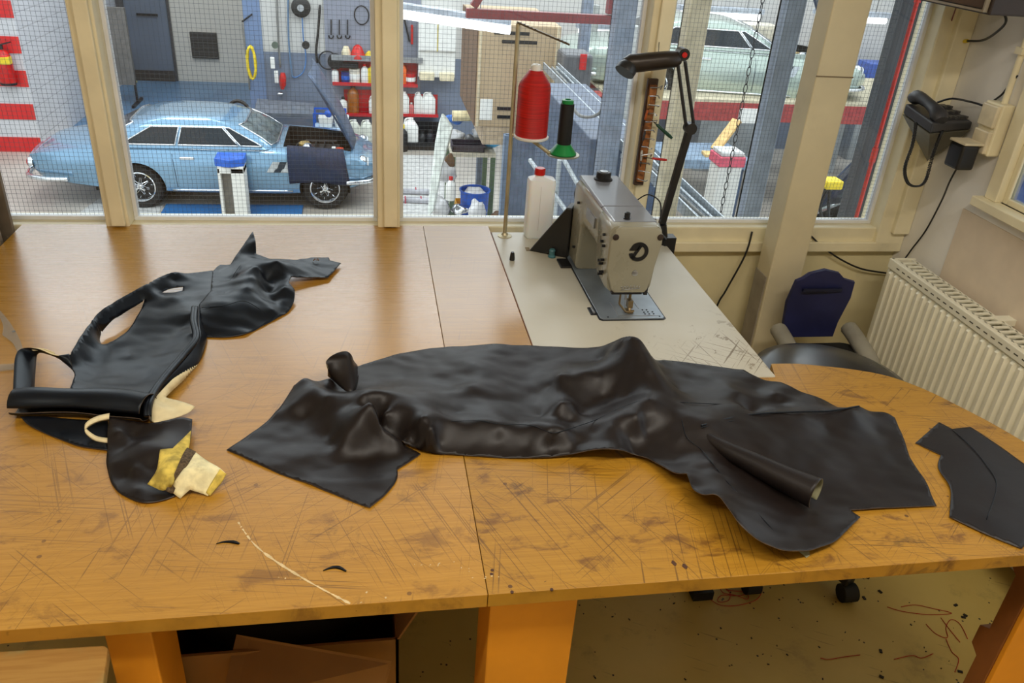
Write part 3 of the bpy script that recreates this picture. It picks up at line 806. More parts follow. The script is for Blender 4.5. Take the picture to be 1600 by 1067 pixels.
# ------------------------------------------------------------------ desk lamp
dl = thing('desk_lamp', (.985, 2.44, TOP), 'black jointed work lamp clamped to the white machine table', 'lamp')
bl = mat('lamp_black', (26, 26, 28), .38)
ly = 2.43
jb, je, jh = aty(1034, 350, ly), aty(1078, 200, ly), aty(1066, 84, ly)
MB().bar(jb, je, .022, .022).build('lower_arm', bl, dl, bevel=.004)
MB().bar(je+V(-.012, 0, 0), jh+V(-.012, 0, -.02), .010, .010).bar(je+V(.014, 0, 0), jh+V(.012, 0, -.02), .010, .010).build('upper_arm', bl, dl, bevel=.003)
MB().cyl(je-V(0, .016, 0), je+V(0, .016, 0), .018, 16).build('elbow_joint', bl, dl, smooth=.7)
MB().cyl(jh-V(0, .018, 0), jh+V(0, .018, 0), .018, 16).build('head_joint', bl, dl, smooth=.7)
MB().lathe(jh-V(0, .019, -.0), [(0, 0), (.008, 0), (.008, -.004), (0, -.004)], 12, 'Y').build('switch_button', redp, dl)
MB().cyl(aty(1034, 350, ly), aty(1037, 384, ly), .016, 14).box((.965, ly-.02, TOP-.05), (1.005, ly+.02, TOP+.03)).build('clamp', bl, dl, smooth=.7)
e0, e1 = aty(1058, 92, ly), aty(990, 99, ly)
dirv = (e1-e0).normalized()
hp = [e0-dirv*.01, e0+dirv*.004, e0+dirv*.04, e1-dirv*.01, e1+dirv*.012, e1+dirv*.03]
MB().tube(hp, [.016, .024, .026, .027, .028, .018], 18).build('shade', mat('lamp_brown_black', (46, 38, 32), .35, .3), dl, smooth=1)
tip = e1+dirv*.022+V(-.002, -.012, -.012)
nd = (V(-.55, -.35, -.75)).normalized()
MB().tube([tip-nd*.016, tip-nd*.004, tip+nd*.012], [.024, .031, .031], 20).build('shade_mouth', bl, dl, smooth=.7)
MB().cyl(aty(1030, 66, 2.55), aty(1028, 90, 2.5), .0012, 6).build('antenna_wire', bl, dl)

# ------------------------------------------------------------------ tool holder on the mullion
th_ = thing('tool_strip', (.892, 2.56, .92), 'narrow wooden tool strip screwed to the window mullion', 'tool strip')
MB().box((.878, 2.548, .925), (.912, 2.562, 1.272)).build('board', mat('rack_dark', (70, 48, 32), .6), th_, bevel=.002)
MB().box((.884, 2.538, .94), (.906, 2.55, 1.255)).build('cork_strip', mat('rack_brown', (150, 92, 44), .7, var=.3, scale=60), th_)
for i in range(12):
    z = .95+i*.027
    MB().tube([V(.885, 2.54, z), V(.88+.012*(i % 3), 2.515, z+.006), V(.905+.008*(i % 2), 2.512, z+.004*(i % 4)), V(.918, 2.535, z-.004)], .0021, 6).build('hook', steel, th_, smooth=1)
def tool(name, p, q, r, mh, label, cat, tip=None):
    t_ = thing(name, p, label, cat)
    p, q = Vector(p), Vector(q)
    d = q-p
    MB().tube([p, p+d*.12, p+d*.6, p+d*.65], [r*.7, r, r*.85, r*.4], 10).build('handle', mh, t_, smooth=1)
    MB().tube([p+d*.63, q], [r*.35, r*.3] if tip is None else [r*.5, tip], 8).build('shaft', darkmetal, t_, smooth=1)
tool('screwdriver', aty(1050, 216, 2.53), aty(1012, 182, 2.545), .006, mat('green_black', (20, 70, 50), .4), 'green and black screwdriver hanging slanted from the tool strip', 'screwdriver')
tool('marker', aty(1042, 250, 2.52), aty(1006, 246, 2.53), .0045, redp, 'red pen sticking out of the tool strip', 'pen')
for px_, py_, dx_, dz_, c_, lab in ((1014, 150, .006, -.06, (168, 120, 60), 'small brass awl near the top of the tool strip'), (1008, 205, -.004, -.05, (60, 60, 64), 'small dark file in the middle of the tool strip'), (1003, 235, .004, -.055, (190, 190, 186), 'small pale hook tool near the bottom of the tool strip'), (1012, 172, -.006, -.05, (170, 84, 36), 'small orange handled pick on the tool strip')):
    q_ = aty(px_, py_, 2.53)
    tool('hand_tool', q_, q_+V(dx_, .004, dz_), .004, mat('tool_%d' % py_, c_, .45), lab, 'tool')
# ------------------------------------------------------------------ leather
def leather_mat(name, c, rough=.4, tint=(.78, .9, 1, 1)):
    t = NT(name); p = t.obj()
    big = t.noise(p, 9, 4, .55)
    pores = t.n('TexVoronoi', {'Vector': p, 'Scale': 900.0}).outputs[0]
    soft = t.noise(t.map(p, (1, 1.6, 1)), 26, 3, .5)
    cr = t.noise(t.rmap(p, (20, 90, 20), .2), 3, 3)
    h = t.math('ADD', t.math('MULTIPLY', pores, .05), t.math('ADD', t.math('MULTIPLY', soft, 1.0), t.math('MULTIPLY', cr, .1)))
    cc = t.mix(t.ramp(big, .3, .7), tuple(q*.75 for q in rgb(*c)[:3])+(1,), rgb(*c))
    t.set(color=cc, rough=t.n('MapRange', {0: big, 3: rough-.05, 4: rough+.08}).outputs[0], normal=t.bump(h, .2, .0018), spec=.32)
    t.b.inputs['Specular Tint'].default_value = tint
    return t.m
leather = leather_mat('navy_black_leather', (14, 17, 25), .38)
leather2 = leather_mat('brown_black_leather', (27, 20, 18), .42, (.95, .97, 1, 1))
suede = mat('leather_back', (150, 148, 118), .9, var=.15, scale=40)
rim = mat('cut_edge', (92, 74, 56), .9, var=.2, scale=80)
liner = mat('cream_lining', (226, 212, 170), .8, var=.08, scale=30)

def dens(poly, step, keep=.75):
    """polyline of 3-D points -> evenly spaced closed outline, soft bends rounded, sharp corners kept"""
    n = len(poly); out = []; corner = []
    for i in range(n):
        a, b, c = poly[i-1], poly[i], poly[(i+1) % n]
        d1, d2 = (b-a).to_2d(), (c-b).to_2d()
        sharp = d1.angle(d2, 0) > keep
        L = (c-b).length; k = max(1, round(L/step))
        for j in range(k):
            out.append(b+(c-b)*(j/k)); corner.append(sharp and j == 0)
    for _ in range(6):
        new = [p if cn else .5*p+.25*(out[i-1]+out[(i+1) % len(out)]) for i, (p, cn) in enumerate(zip(out, corner))]
        out = new
    return out
def inside(Q, poly):
    """which of the points Q (n x 2) lie in the polygon"""
    Q = np.asarray(Q); P = np.array([(p[0], p[1]) for p in poly]); R_ = np.roll(P, 1, axis=0)
    x, y = Q[:, :1], Q[:, 1:2]
    up = (P[:, 1] > y) != (R_[:, 1] > y)
    dy = np.where(R_[:, 1] == P[:, 1], 1e-12, R_[:, 1]-P[:, 1])
    hit = up & (x < (R_[:, 0]-P[:, 0])*(y-P[:, 1])/dy+P[:, 0])
    return hit.sum(1) % 2 == 1
class Field:
    """thin plate surface through points"""
    def __init__(s, pts, lam=1e-5):
        P = np.array([(p[0], p[1]) for p in pts]); z = np.array([p[2] for p in pts])
        s.P = P; n = len(P)
        D = np.linalg.norm(P[:, None]-P[None], axis=2)
        K = s.k(D)+lam*np.eye(n)
        A = np.block([[K, np.c_[np.ones(n), P]], [np.c_[np.ones(n), P].T, np.zeros((3, 3))]])
        s.w = np.linalg.lstsq(A, np.r_[z, 0, 0, 0], rcond=None)[0]
    @staticmethod
    def k(D):
        return D**1.35
    def __call__(s, Q):
        Q = np.asarray(Q)[:, :2]
        D = np.linalg.norm(Q[:, None]-s.P[None], axis=2)
        return s.k(D) @ s.w[:-3]+s.w[-3]+Q @ s.w[-2:]
def sheet(outline, ctrl, holes=(), step=.0065, floor_=.0022, mb=None, seed=1, wob=.0):
    ol = dens([T(*p) for p in outline], step)
    hl = [dens([T(*p) for p in h], step) for h in holes]
    pts = [(p.x, p.y, p.z-TOP) for p in ol[::2]]+[(p.x, p.y, p.z-TOP) for h in hl for p in h[::2]]
    for c in ctrl:
        q = T(*c); pts.append((q.x, q.y, c[2]))
    fld = Field(pts)
    rnd = random.Random(seed)
    xs = [p.x for p in ol]; ys = [p.y for p in ol]
    V2 = [p.to_2d() for p in ol]
    E_ = [(i, (i+1) % len(ol)) for i in range(len(ol))]
    for h in hl:
        b = len(V2); V2 += [p.to_2d() for p in h]; E_ += [(b+i, b+(i+1) % len(h)) for i in range(len(h))]
    bnd = np.array([(p.x, p.y) for p in V2])
    y = min(ys)
    row = 0; Q = []
    while y < max(ys):
        x = min(xs)+(step/2 if row % 2 else 0)
        while x < max(xs):
            Q.append((x+rnd.uniform(-.2, .2)*step, y+rnd.uniform(-.2, .2)*step))
            x += step
        y += step*.87; row += 1
    Q = np.array(Q)
    ok = inside(Q, ol)
    for h in hl: ok &= ~inside(Q, h)
    Q = Q[ok]
    near = np.concatenate([np.min(np.linalg.norm(c[:, None]-bnd[None], axis=2), axis=1) for c in np.array_split(Q, max(1, len(Q)//2000))])
    V2 += [Vector(q) for q in Q[near > step*.5]]
    v, e, f, ov, oe, of = mgeo.delaunay_2d_cdt(V2, E_, [], 0, 1e-6)
    Z = fld([(p.x, p.y) for p in v])
    if wob:                              # soft rumples of the hide
        Z = Z+np.array([wob*(mnoise.noise((p.x*11, p.y*16, seed))+.6*mnoise.noise((p.x*26+p.y*9, p.y*34, seed+5))) for p in v])
    Z = np.maximum(Z, floor_)
    cc = np.array([(sum(v[i].x for i in t)/len(t), sum(v[i].y for i in t)/len(t)) for t in f])
    ok = inside(cc, ol)
    for h in hl: ok &= ~inside(cc, h)
    fs = [tuple(t) for t, k in zip(f, ok) if k]
    mb = mb or MB()
    mb.add([V(p.x, p.y, TOP+z) for p, z in zip(v, Z)], fs)
    return mb
def leather_build(mb, name, mats, parent, th=.0014, axis=None):
    o = mb.build(name, mats, parent, solid=th)
    me = o.data
    # make the upper side the outer one
    bm = bmesh.new(); bm.from_mesh(me)
    if axis is not None:
        po = Vector(o.location)+Vector(parent.location)
        tot = 0
        for f in bm.faces:
            c = f.calc_center_median()+po
            q = min(axis, key=lambda a: (a-c).length_squared)
            tot += f.normal.dot(c-q)*f.calc_area()
        if tot < 0: bmesh.ops.reverse_faces(bm, faces=bm.faces)
    elif sum(f.normal.z*f.calc_area() for f in bm.faces) < 0: bmesh.ops.reverse_faces(bm, faces=bm.faces)
    bm.to_mesh(me); bm.free()
    me.shade_smooth()
    return o
def ribbon(A, B, k=5, mid=0.0, mb=None):
    """strip between two polylines given as (px,py,h); mid lifts its centre line"""
    a = smooth_path([T(*p) for p in A], k); b = smooth_path([T(*p) for p in B], k)
    N = 6
    n = min(len(a), len(b))
    rings = []
    for i in range(n):
        p = a[round(i*(len(a)-1)/(n-1))]; q = b[round(i*(len(b)-1)/(n-1))]
        rings.append([p+(q-p)*(j/N)+V(0, 0, mid*4*(j/N)*(1-j/N)) for j in range(N+1)])
    mb = mb or MB()
    return mb.loft(rings, closed=False)

# --- the wide leather cover lying across the middle of the table
lift_ = lambda h: h+max(0, h-.012)*.35
cB = lambda x, y, h: (330+x/3.335, 500+y/3.335, lift_(h))
cC = lambda x, y, h: (700+x/3.721, 500+y/3.721, lift_(h))
cD = lambda x, y, h: (980+x/2.581, 540+y/2.581, lift_(h))
lc_ = thing('leather_cover', T(850, 640), 'wide black leather seat cover spread across the middle of the table', 'leather')
outl = [cB(80, 675, .003), cB(290, 530, .004), cB(345, 470, .008), cB(430, 345, .014), cB(490, 292, .034), cB(525, 318, .022), cB(575, 320, .012), cB(613, 298, .016),
        cB(640, 300, .016), cB(690, 270, .014), cB(768, 235, .010),
        cB(850, 215, .008), cB(1000, 172, .006), cB(1150, 145, .008), cB(1434, 125, .012), cC(300, 143, .014), cC(480, 147, .014), cC(800, 165, .016), cC(880, 155, .03),
        cC(960, 125, .060), cC(1020, 100, .088), cC(1060, 93, .100), cC(1100, 97, .102), cC(1125, 118, .095), cC(1160, 172, .078), cC(1200, 232, .030), cC(1300, 233, .014), cC(1440, 255, .012),
        cD(380, 84, .014), cD(470, 95, .018), cD(500, 115, .020), cD(560, 143, .018), cD(620, 146, .022), cD(660, 162, .026), cD(700, 190, .018), cD(775, 207, .022), cD(840, 246, .012), cD(870, 255, .014),
        cD(935, 240, .028), cD(970, 265, .016), cD(1045, 262, .020), cD(1080, 290, .014), cD(1110, 360, .008), cD(1140, 450, .006), cD(1200, 540, .005), cD(1248, 645, .004), cD(900, 660, .008),
        cD(940, 690, .010), cD(900, 730, .012), cD(840, 790, .014), cD(730, 827, .020), cD(620, 827, .030), cD(520, 780, .040), cD(460, 730, .050), cD(410, 660, .055), cD(380, 612, .055), cD(355, 592, .055), cD(305, 605, .040), cD(265, 580, .032), cD(240, 515, .034), cD(195, 520, .026), cD(150, 490, .020), cD(90, 455, .014), cD(25, 440, .012),
        cC(1020, 760, .026), cC(940, 745, .036), cC(860, 750, .028), cC(700, 785, .010), cC(560, 800, .006), cC(400, 803, .004), cC(200, 793, .004), cC(0, 780, .004), cB(1180, 702, .004), cB(1098, 686, .006),
        cB(1000, 635, .014), cB(910, 572, .030), cB(880, 545, .040), cB(868, 500, .052), cB(858, 456, .060), cB(838, 500, .018), cB(862, 552, .020), cB(905, 585, .016), cB(990, 648, .008), cB(1092, 698, .003), cB(1040, 735, .003), cB(970, 775, .004), cB(975, 810, .003), cB(960, 850, .003), cB(900, 920, .003), cB(825, 978, .003), cB(700, 930, .003), cB(500, 850, .003), cB(350, 795, .004)]
ctrl = [cB(540, 345, .036), cB(600, 400, .038), cB(650, 440, .034), cB(560, 450, .024), cB(440, 440, .020), cB(480, 510, .006), cB(400, 545, .005), cB(380, 600, .003), cB(300, 650, .003), cB(500, 590, .003),
        cB(610, 600, .006), cB(560, 660, .006), cB(480, 720, .008), cB(520, 740, .005), cB(640, 570, .018), cB(690, 520, .036), cB(740, 485, .050), cB(768, 474, .056), cB(700, 600, .030), cB(780, 570, .038), cB(850, 600, .026), cB(640, 650, .008), cB(750, 690, .010), cB(860, 690, .006), cB(800, 780, .003), cB(940, 700, .005), cB(700, 820, .003),
        cB(720, 330, .016), cB(740, 370, .022), cB(660, 370, .014), cB(780, 320, .012), cB(720, 440, .034), cB(800, 455, .050),
        cB(800, 390, .050), cB(880, 385, .050), cB(950, 410, .045), cB(1020, 455, .045), cB(1090, 520, .048), cB(900, 340, .020), cB(1000, 300, .010), cB(900, 480, .040), cB(980, 560, .022), cB(1060, 640, .012), cB(1150, 560, .046), cB(1180, 640, .016),
        cB(1150, 250, .012), cB(1140, 380, .030), cB(1200, 470, .030), cB(1250, 350, .014), cB(1330, 300, .016),
        cC(150, 250, .022), cC(130, 380, .026), cC(60, 540, .020), cC(30, 590, .034), cC(180, 585, .036), cC(300, 480, .018), cC(420, 520, .014), cC(420, 590, .024), cC(300, 620, .034), cC(480, 610, .034), cC(540, 560, .014), cC(550, 450, .016), cC(600, 380, .024), cC(640, 320, .044), cC(620, 560, .030), cC(660, 480, .046), cC(700, 590, .024), cC(720, 480, .040), cC(760, 540, .018), cC(820, 480, .020), cC(680, 640, .036), cC(600, 655, .036), cC(720, 300, .046), cC(800, 300, .050), cC(880, 330, .046), cC(960, 380, .036), cC(1050, 440, .036), cC(900, 430, .024), cC(860, 580, .032), cC(960, 530, .038), cC(1080, 480, .052), cC(1170, 460, .060),
        cC(500, 300, .014), cC(400, 400, .014), cC(900, 220, .034), cC(1000, 170, .070), cC(1060, 250, .070), cC(1120, 190, .088), cC(1170, 270, .078), cC(1220, 350, .066), cC(1280, 420, .056), cC(1320, 460, .050), cC(1240, 300, .036), cC(1330, 400, .026), cC(1400, 350, .014), cC(1480, 330, .017), cC(1530, 420, .026), cC(1450, 470, .036),
        cC(150, 720, .014), cC(300, 700, .018), cC(450, 740, .012), cC(600, 720, .018), cC(750, 720, .018), cC(850, 660, .026), cC(950, 620, .040), cC(1000, 700, .030), cC(1100, 560, .054), cC(1060, 690, .022), cC(1150, 640, .030), cC(1200, 540, .050), cC(1180, 760, .018), cC(1300, 600, .040), cC(1260, 720, .024), cC(1350, 680, .036), cC(1400, 560, .048), cC(1330, 820, .018),
        cD(240, 140, .016), cD(330, 150, .018), cD(400, 160, .026), cD(450, 190, .028), cD(520, 180, .014), cD(600, 190, .026), cD(620, 230, .018), cD(700, 235, .026), cD(250, 230, .044), cD(360, 235, .038), cD(460, 240, .036), cD(500, 275, .014), cD(540, 268, .030), cD(600, 268, .034), cD(420, 300, .040), cD(330, 320, .048),
        cD(700, 270, .034), cD(820, 265, .030), cD(900, 255, .030), cD(600, 330, .030), cD(800, 330, .020), cD(700, 400, .022), cD(1000, 340, .012), cD(900, 450, .012), cD(800, 470, .016), cD(1050, 500, .005), cD(1100, 600, .003), cD(950, 600, .004), cD(850, 600, .006), cD(1000, 420, .010),
        cD(220, 300, .046), cD(240, 370, .036), cD(300, 420, .030), cD(200, 430, .022), cD(300, 500, .030), cD(380, 520, .034), cD(340, 470, .036), cD(420, 560, .030), cD(420, 470, .020), cD(480, 540, .018), cD(560, 580, .014), cD(640, 620, .010), cD(720, 670, .008), cD(800, 690, .007), cD(480, 620, .036), cD(540, 690, .032), cD(600, 750, .026), cD(660, 690, .016), cD(700, 760, .016), cD(800, 760, .010), cD(840, 680, .006), cD(450, 640, .046),
        cD(360, 380, .036), cD(440, 420, .028), cD(520, 470, .020), cD(620, 520, .014), cD(700, 560, .010), cD(460, 380, .034), cD(560, 430, .028), cD(660, 480, .018)]
mb = sheet(outl, ctrl, step=.0062, wob=.0027)
leather_build(mb, 'main_hide', [leather2, suede, rim], lc_)
# rolled flap that swells towards its open end
def conerolls(axis, radii, tilt, a0, a1, mats, name, parent, n=18):
    pts = smooth_path([T(*p) for p in axis], 6)
    N = len(pts); rings = []
    for i, p in enumerate(pts):
        d = (pts[min(i+1, N-1)]-pts[max(i-1, 0)]).normalized()
        s = d.cross(V(0, 0, 1)).normalized(); u = s.cross(d)
        t = i/(N-1); k = t*(len(radii)-1); j = min(int(k), len(radii)-2); r = radii[j]+(radii[j+1]-radii[j])*(k-j)
        rings.append([p+s*(math.cos(a)*r)+u*(math.sin(a)*r*tilt) for a in [a0+(a1-a0)*q/n for q in range(n+1)]])
    return leather_build(MB().loft(rings, closed=False), name, mats, parent, axis=pts)
conerolls([cD(290, 350, .034), cD(400, 420, .030), cD(520, 480, .029), cD(640, 540, .029), cD(762, 596, .030)], [.008, .017, .022, .026, .031], 1.0, -.9, PI+1.0, [leather2, suede, rim], 'rolled_flap', lc_)
# flared lip curling up at the back left
fl_ = ribbon([cB(608, 235, .050), cB(600, 218, .054), cB(622, 190, .058), cB(662, 169, .060), cB(706, 163, .060), cB(731, 182, .052), cB(744, 212, .034), cB(762, 234, .012)],
             [cB(606, 292, .016), cB(640, 320, .016), cB(668, 345, .020), cB(700, 368, .024), cB(738, 376, .024), cB(758, 350, .018), cB(768, 300, .012), cB(776, 250, .009)], mid=-.008)
leather_build(fl_, 'flared_lip', [leather2, suede, rim], lc_)
# seams: fine stitched double lines
def seam(pts, parent, r=.0009, lift=.0004, m=None):
    p = smooth_path([T(q[0], q[1], q[2]+lift) for q in pts], 6)
    return MB().tube(p, r, 5).build('seam', m or leather, parent, smooth=3)
seam([cC(0, 590, .034), cC(180, 585, .036), cC(300, 605, .034), cC(480, 612, .034), cC(600, 655, .036), cC(680, 640, .036), cC(860, 580, .032), cC(960, 530, .038), cC(1080, 480, .052), cC(1170, 460, .060)], lc_)
seam([cC(1170, 460, .06), cC(1250, 470, .054), cD(250, 230, .044), cD(360, 235, .038), cD(460, 240, .036)], lc_)
seam([cD(220, 300, .046), cD(240, 370, .036), cD(300, 420, .030), cD(340, 470, .036), cD(400, 545, .032), cD(480, 630, .035), cD(540, 690, .032), cD(600, 755, .026)], lc_)
seam([cD(235, 245, .044), cD(228, 270, .046), cD(240, 300, .044)], lc_)
seam([cD(300, 322, .048), cD(380, 300, .042), cD(470, 282, .036), cD(560, 272, .036), cD(700, 266, .036), cD(820, 262, .032), cD(935, 244, .030)], lc_, .0022)
seam([cD(300, 330, .048), cD(400, 308, .041), cD(500, 290, .034), cD(600, 278, .034)], lc_)
MB().slab([T(*cD(690, 828, .001)), T(*cD(735, 828, .001)), T(*cD(735, 848, .001)), T(*cD(722, 856, .001))], (0, 0, .001)).build('underside_tab', suede, lc_)

# --- small flat piece at the right
pc = thing('leather_piece', T(1520, 760), 'flat black leather cut piece lying alone at the right end of the table', 'leather')
mb = sheet([cD(1162, 392, .002), cD(1258, 308, .003), cD(1310, 335, .004), cD(1385, 327, .006), cD(1500, 402, .006), cD(1600, 475, .004), cD(1700, 550, .003), cD(1720, 700, .003), cD(1590, 818, .003), cD(1450, 762, .004), cD(1300, 690, .004), cD(1308, 575, .006), cD(1285, 535, .005), cD(1250, 500, .003), cD(1252, 470, .003), cD(1265, 440, .003)], [cD(1400, 450, .008), cD(1480, 560, .009), cD(1540, 620, .008), cD(1380, 620, .006), cD(1450, 690, .008), cD(1330, 400, .006)], step=.009)
leather_build(mb, 'hide', [leather2, suede, rim], pc)
seam([cD(1310, 338, .004), cD(1380, 400, .008), cD(1440, 470, .009), cD(1490, 560, .009), cD(1450, 700, .008)], pc)

# --- the bundled cover at the left
cA = lambda x, y, h: (x/2.2232, 340+y/2.2229, h)
lf = thing('leather_bundle', T(200, 590), 'crumpled navy black leather cover with cut outs at the left of the table', 'leather')
panel = [cA(240, 600, .034), cA(262, 545, .030), cA(252, 525, .028), cA(205, 490, .040), cA(245, 470, .048), cA(290, 400, .050), cA(335, 335, .050), cA(400, 290, .050), cA(480, 245, .050), cA(560, 203, .050), cA(608, 187, .048), cA(640, 197, .034), cA(690, 190, .026), cA(738, 182, .026),
         cA(760, 230, .030), cA(740, 265, .032), cA(700, 300, .030), cA(690, 350, .030), cA(688, 410, .026), cA(640, 475, .024), cA(580, 545, .028), cA(530, 600, .034), cA(500, 620, .036)]
hole1 = [cA(345, 428, .006), cA(350, 400, .012), cA(385, 362, .020), cA(440, 325, .022), cA(502, 288, .024), cA(488, 322, .022), cA(450, 388, .010), cA(395, 428, .006), cA(355, 444, .004)]
hole2 = [cA(562, 260, .024), cA(590, 246, .026), cA(636, 240, .026), cA(634, 254, .022), cA(600, 263, .022)]
pcl = [cA(300, 500, .016), cA(340, 480, .010), cA(450, 480, .008), cA(550, 470, .008), cA(600, 420, .010), cA(640, 380, .014), cA(520, 380, .012), cA(560, 320, .022), cA(520, 268, .036), cA(600, 270, .034), cA(660, 280, .026), cA(400, 560, .012), cA(330, 560, .014), cA(500, 560, .012), cA(300, 440, .030), cA(340, 370, .038), cA(420, 310, .036), cA(520, 240, .036), cA(600, 215, .034), cA(660, 230, .026), cA(700, 230, .026), cA(668, 330, .034), cA(665, 400, .030), cA(650, 360, .020)]
mb = sheet(panel, pcl, [hole1, hole2], step=.0062, wob=.0024)
leather_build(mb, 'main_panel', [leather, liner, rim], lf)
mb = ribbon([cA(45, 620, .045), cA(48, 540, .055), cA(54, 480, .062), cA(76, 455, .064), cA(132, 457, .060), cA(190, 478, .050), cA(240, 472, .048)], [cA(120, 592, .022), cA(123, 540, .028), cA(127, 492, .034), cA(130, 476, .040), cA(145, 470, .046), cA(195, 486, .042), cA(250, 520, .028)], mid=.004)
leather_build(mb, 'strap', [leather, liner, rim], lf)
leather_build(ribbon([cA(100, 452, .060), cA(150, 455, .056), cA(190, 470, .050)], [cA(115, 462, .054), cA(150, 464, .050), cA(185, 478, .044)]), 'strap_lining', [liner, liner], lf)
# rolled front edge
ax = smooth_path([T(*p) for p in (cA(48, 640, .027), cA(150, 638, .028), cA(300, 640, .028), cA(420, 648, .029), cA(515, 660, .030))], 8)
N = len(ax)
rr = [.030+.002*math.sin(i*.35)+.004*(i/N) for i in range(N)]
rings = []
for i, p in enumerate(ax):
    d = (ax[min(i+1, N-1)]-ax[max(i-1, 0)]).normalized(); s = d.cross(V(0, 0, 1)).normalized()
    rings.append([p+s*(math.cos(a)*rr[i]*1.05)+V(0, 0, math.sin(a)*rr[i]*(.86 if math.sin(a) > 0 else .8)) for a in [.2+1.85*PI*q/22 for q in range(23)]])
leather_build(MB().loft(rings, closed=False), 'rolled_edge', [leather, black, rim], lf, axis=ax)
# raised double seam down the right side
for dx in (0, 9):
    sp_ = smooth_path([T(*p) for p in (cA(672+dx, 312, .036), cA(668+dx, 360, .037), cA(676+dx, 420, .034), cA(630+dx, 480, .032), cA(570+dx, 550, .036), cA(530+dx, 605, .040), cA(510+dx, 650, .042), cA(508+dx, 690, .03))], 6)
    MB().tube(sp_, .0055, 8).build('piped_seam', leather, lf, smooth=3)
leather_build(ribbon([cA(690, 305, .034), cA(690, 370, .034), cA(692, 420, .030), cA(648, 482, .028), cA(588, 552, .030), cA(545, 610, .036), cA(524, 660, .038), cA(520, 700, .03)], [cA(708, 330, .010), cA(712, 380, .006), cA(718, 425, .006), cA(690, 505, .004), cA(620, 570, .006), cA(560, 622, .012), cA(536, 668, .018), cA(526, 715, .01)], mid=.003), 'side_gusset', [leather, liner, rim], lf)
leather_build(sheet([cA(690, 508, .006), cA(655, 525, .020), cA(600, 560, .028), cA(545, 618, .034), cA(522, 655, .034), cA(517, 700, .016), cA(540, 714, .012), cA(600, 698, .012), cA(660, 678, .014), cA(678, 655, .020), cA(640, 640, .022), cA(575, 624, .020), cA(600, 600, .010), cA(650, 555, .005)], [cA(560, 660, .030), cA(600, 660, .018), cA(560, 640, .020)], step=.005), 'lining_flap', [liner, liner, liner], lf)
# upper bundle
bo = [cA(690, 296, .034), cA(730, 262, .034), cA(738, 182, .028), cA(765, 163, .024), cA(800, 163, .028), cA(832, 112, .050), cA(878, 46, .080), cA(888, 80, .072), cA(890, 125, .046), cA(940, 140, .044), cA(1030, 148, .030), cA(1095, 136, .020), cA(1142, 137, .014), cA(1146, 148, .012), cA(1184, 158, .010), cA(1140, 208, .010), cA(1080, 208, .016), cA(1015, 205, .026), cA(1000, 222, .030), cA(1026, 252, .022), cA(1022, 290, .012), cA(1002, 325, .006), cA(910, 376, .004), cA(850, 408, .004), cA(780, 416, .004), cA(706, 412, .005), cA(694, 350, .026)]
bc = [cA(880, 205, .058), cA(900, 172, .062), cA(960, 152, .056), cA(862, 240, .054), cA(860, 265, .044), cA(900, 300, .030), cA(950, 318, .020), cA(990, 330, .010), cA(930, 260, .012), cA(960, 225, .018), cA(920, 220, .018), cA(990, 245, .034), cA(950, 290, .012), cA(985, 290, .018), cA(780, 292, .044), cA(840, 275, .044), cA(720, 300, .038), cA(740, 360, .022), cA(820, 350, .024), cA(900, 350, .012), cA(780, 395, .010), cA(810, 210, .030), cA(770, 220, .032), cA(760, 265, .034), cA(840, 150, .040), cA(860, 100, .058), cA(870, 150, .046), cA(1050, 180, .026), cA(1110, 175, .016), cA(800, 255, .036)]
leather_build(sheet(bo, bc, step=.0058, wob=.0045), 'crumpled_end', [leather, liner, rim], lf)
for off in (0, 10):
    seam([cA(835+off, 165, .042), cA(800+off, 215, .034), cA(778+off, 262, .036), cA(770+off, 290, .042)], lf)
seam([cA(700, 312, .036), cA(780, 305, .042), cA(850, 290, .042), cA(920, 330, .022)], lf)
p = T(*cA(1098, 150, .022))
MB().tube([p+V(-.008, 0, 0), p+V(-.003, .002, .006), p+V(.003, -.002, .002), p+V(.004, .001, .008), p+V(.008, 0, 0)], .0015, 5).build('thread_knot', card, lf, smooth=3)
# dark underside and front flap
leather_build(sheet([cA(70, 690, .016), cA(150, 690, .014), cA(260, 700, .012), cA(375, 705, .012), cA(376, 808, .004), cA(280, 796, .004), cA(170, 755, .004), cA(88, 716, .008)], [cA(220, 740, .003)], step=.007), 'under_flap', [leather, liner, rim], lf)
leather_build(sheet([cA(380, 692, .030), cA(372, 740, .020), cA(374, 800, .012), cA(367, 850, .006), cA(384, 920, .003), cA(410, 955, .004), cA(470, 985, .004), cA(510, 993, .005), cA(580, 980, .004), cA(618, 962, .004), cA(640, 880, .012), cA(664, 760, .014), cA(668, 700, .020), cA(640, 690, .022), cA(520, 716, .018)], [cA(430, 800, .010), cA(500, 820, .024), cA(490, 780, .026), cA(440, 900, .004), cA(520, 930, .004), cA(560, 800, .026), cA(470, 870, .018), cA(420, 740, .026), cA(455, 760, .010), cA(520, 870, .010), cA(400, 850, .012), cA(480, 940, .010), cA(540, 750, .012)], step=.0062), 'front_flap', [leather2, liner, rim], lf)
lp = smooth_path([T(*p) for p in (cA(378, 695, .030), cA(335, 705, .030), cA(300, 725, .026), cA(296, 745, .018), cA(330, 772, .008), cA(372, 780, .006))], 6)
rings = [[q+V(0, 0, -.004), q+V(.002, -.004, .003), q+V(.001, .006, .006)] for q in lp]
MB().loft(rings, closed=False).build('lining_loop', liner, lf, solid=.0015, smooth=3)
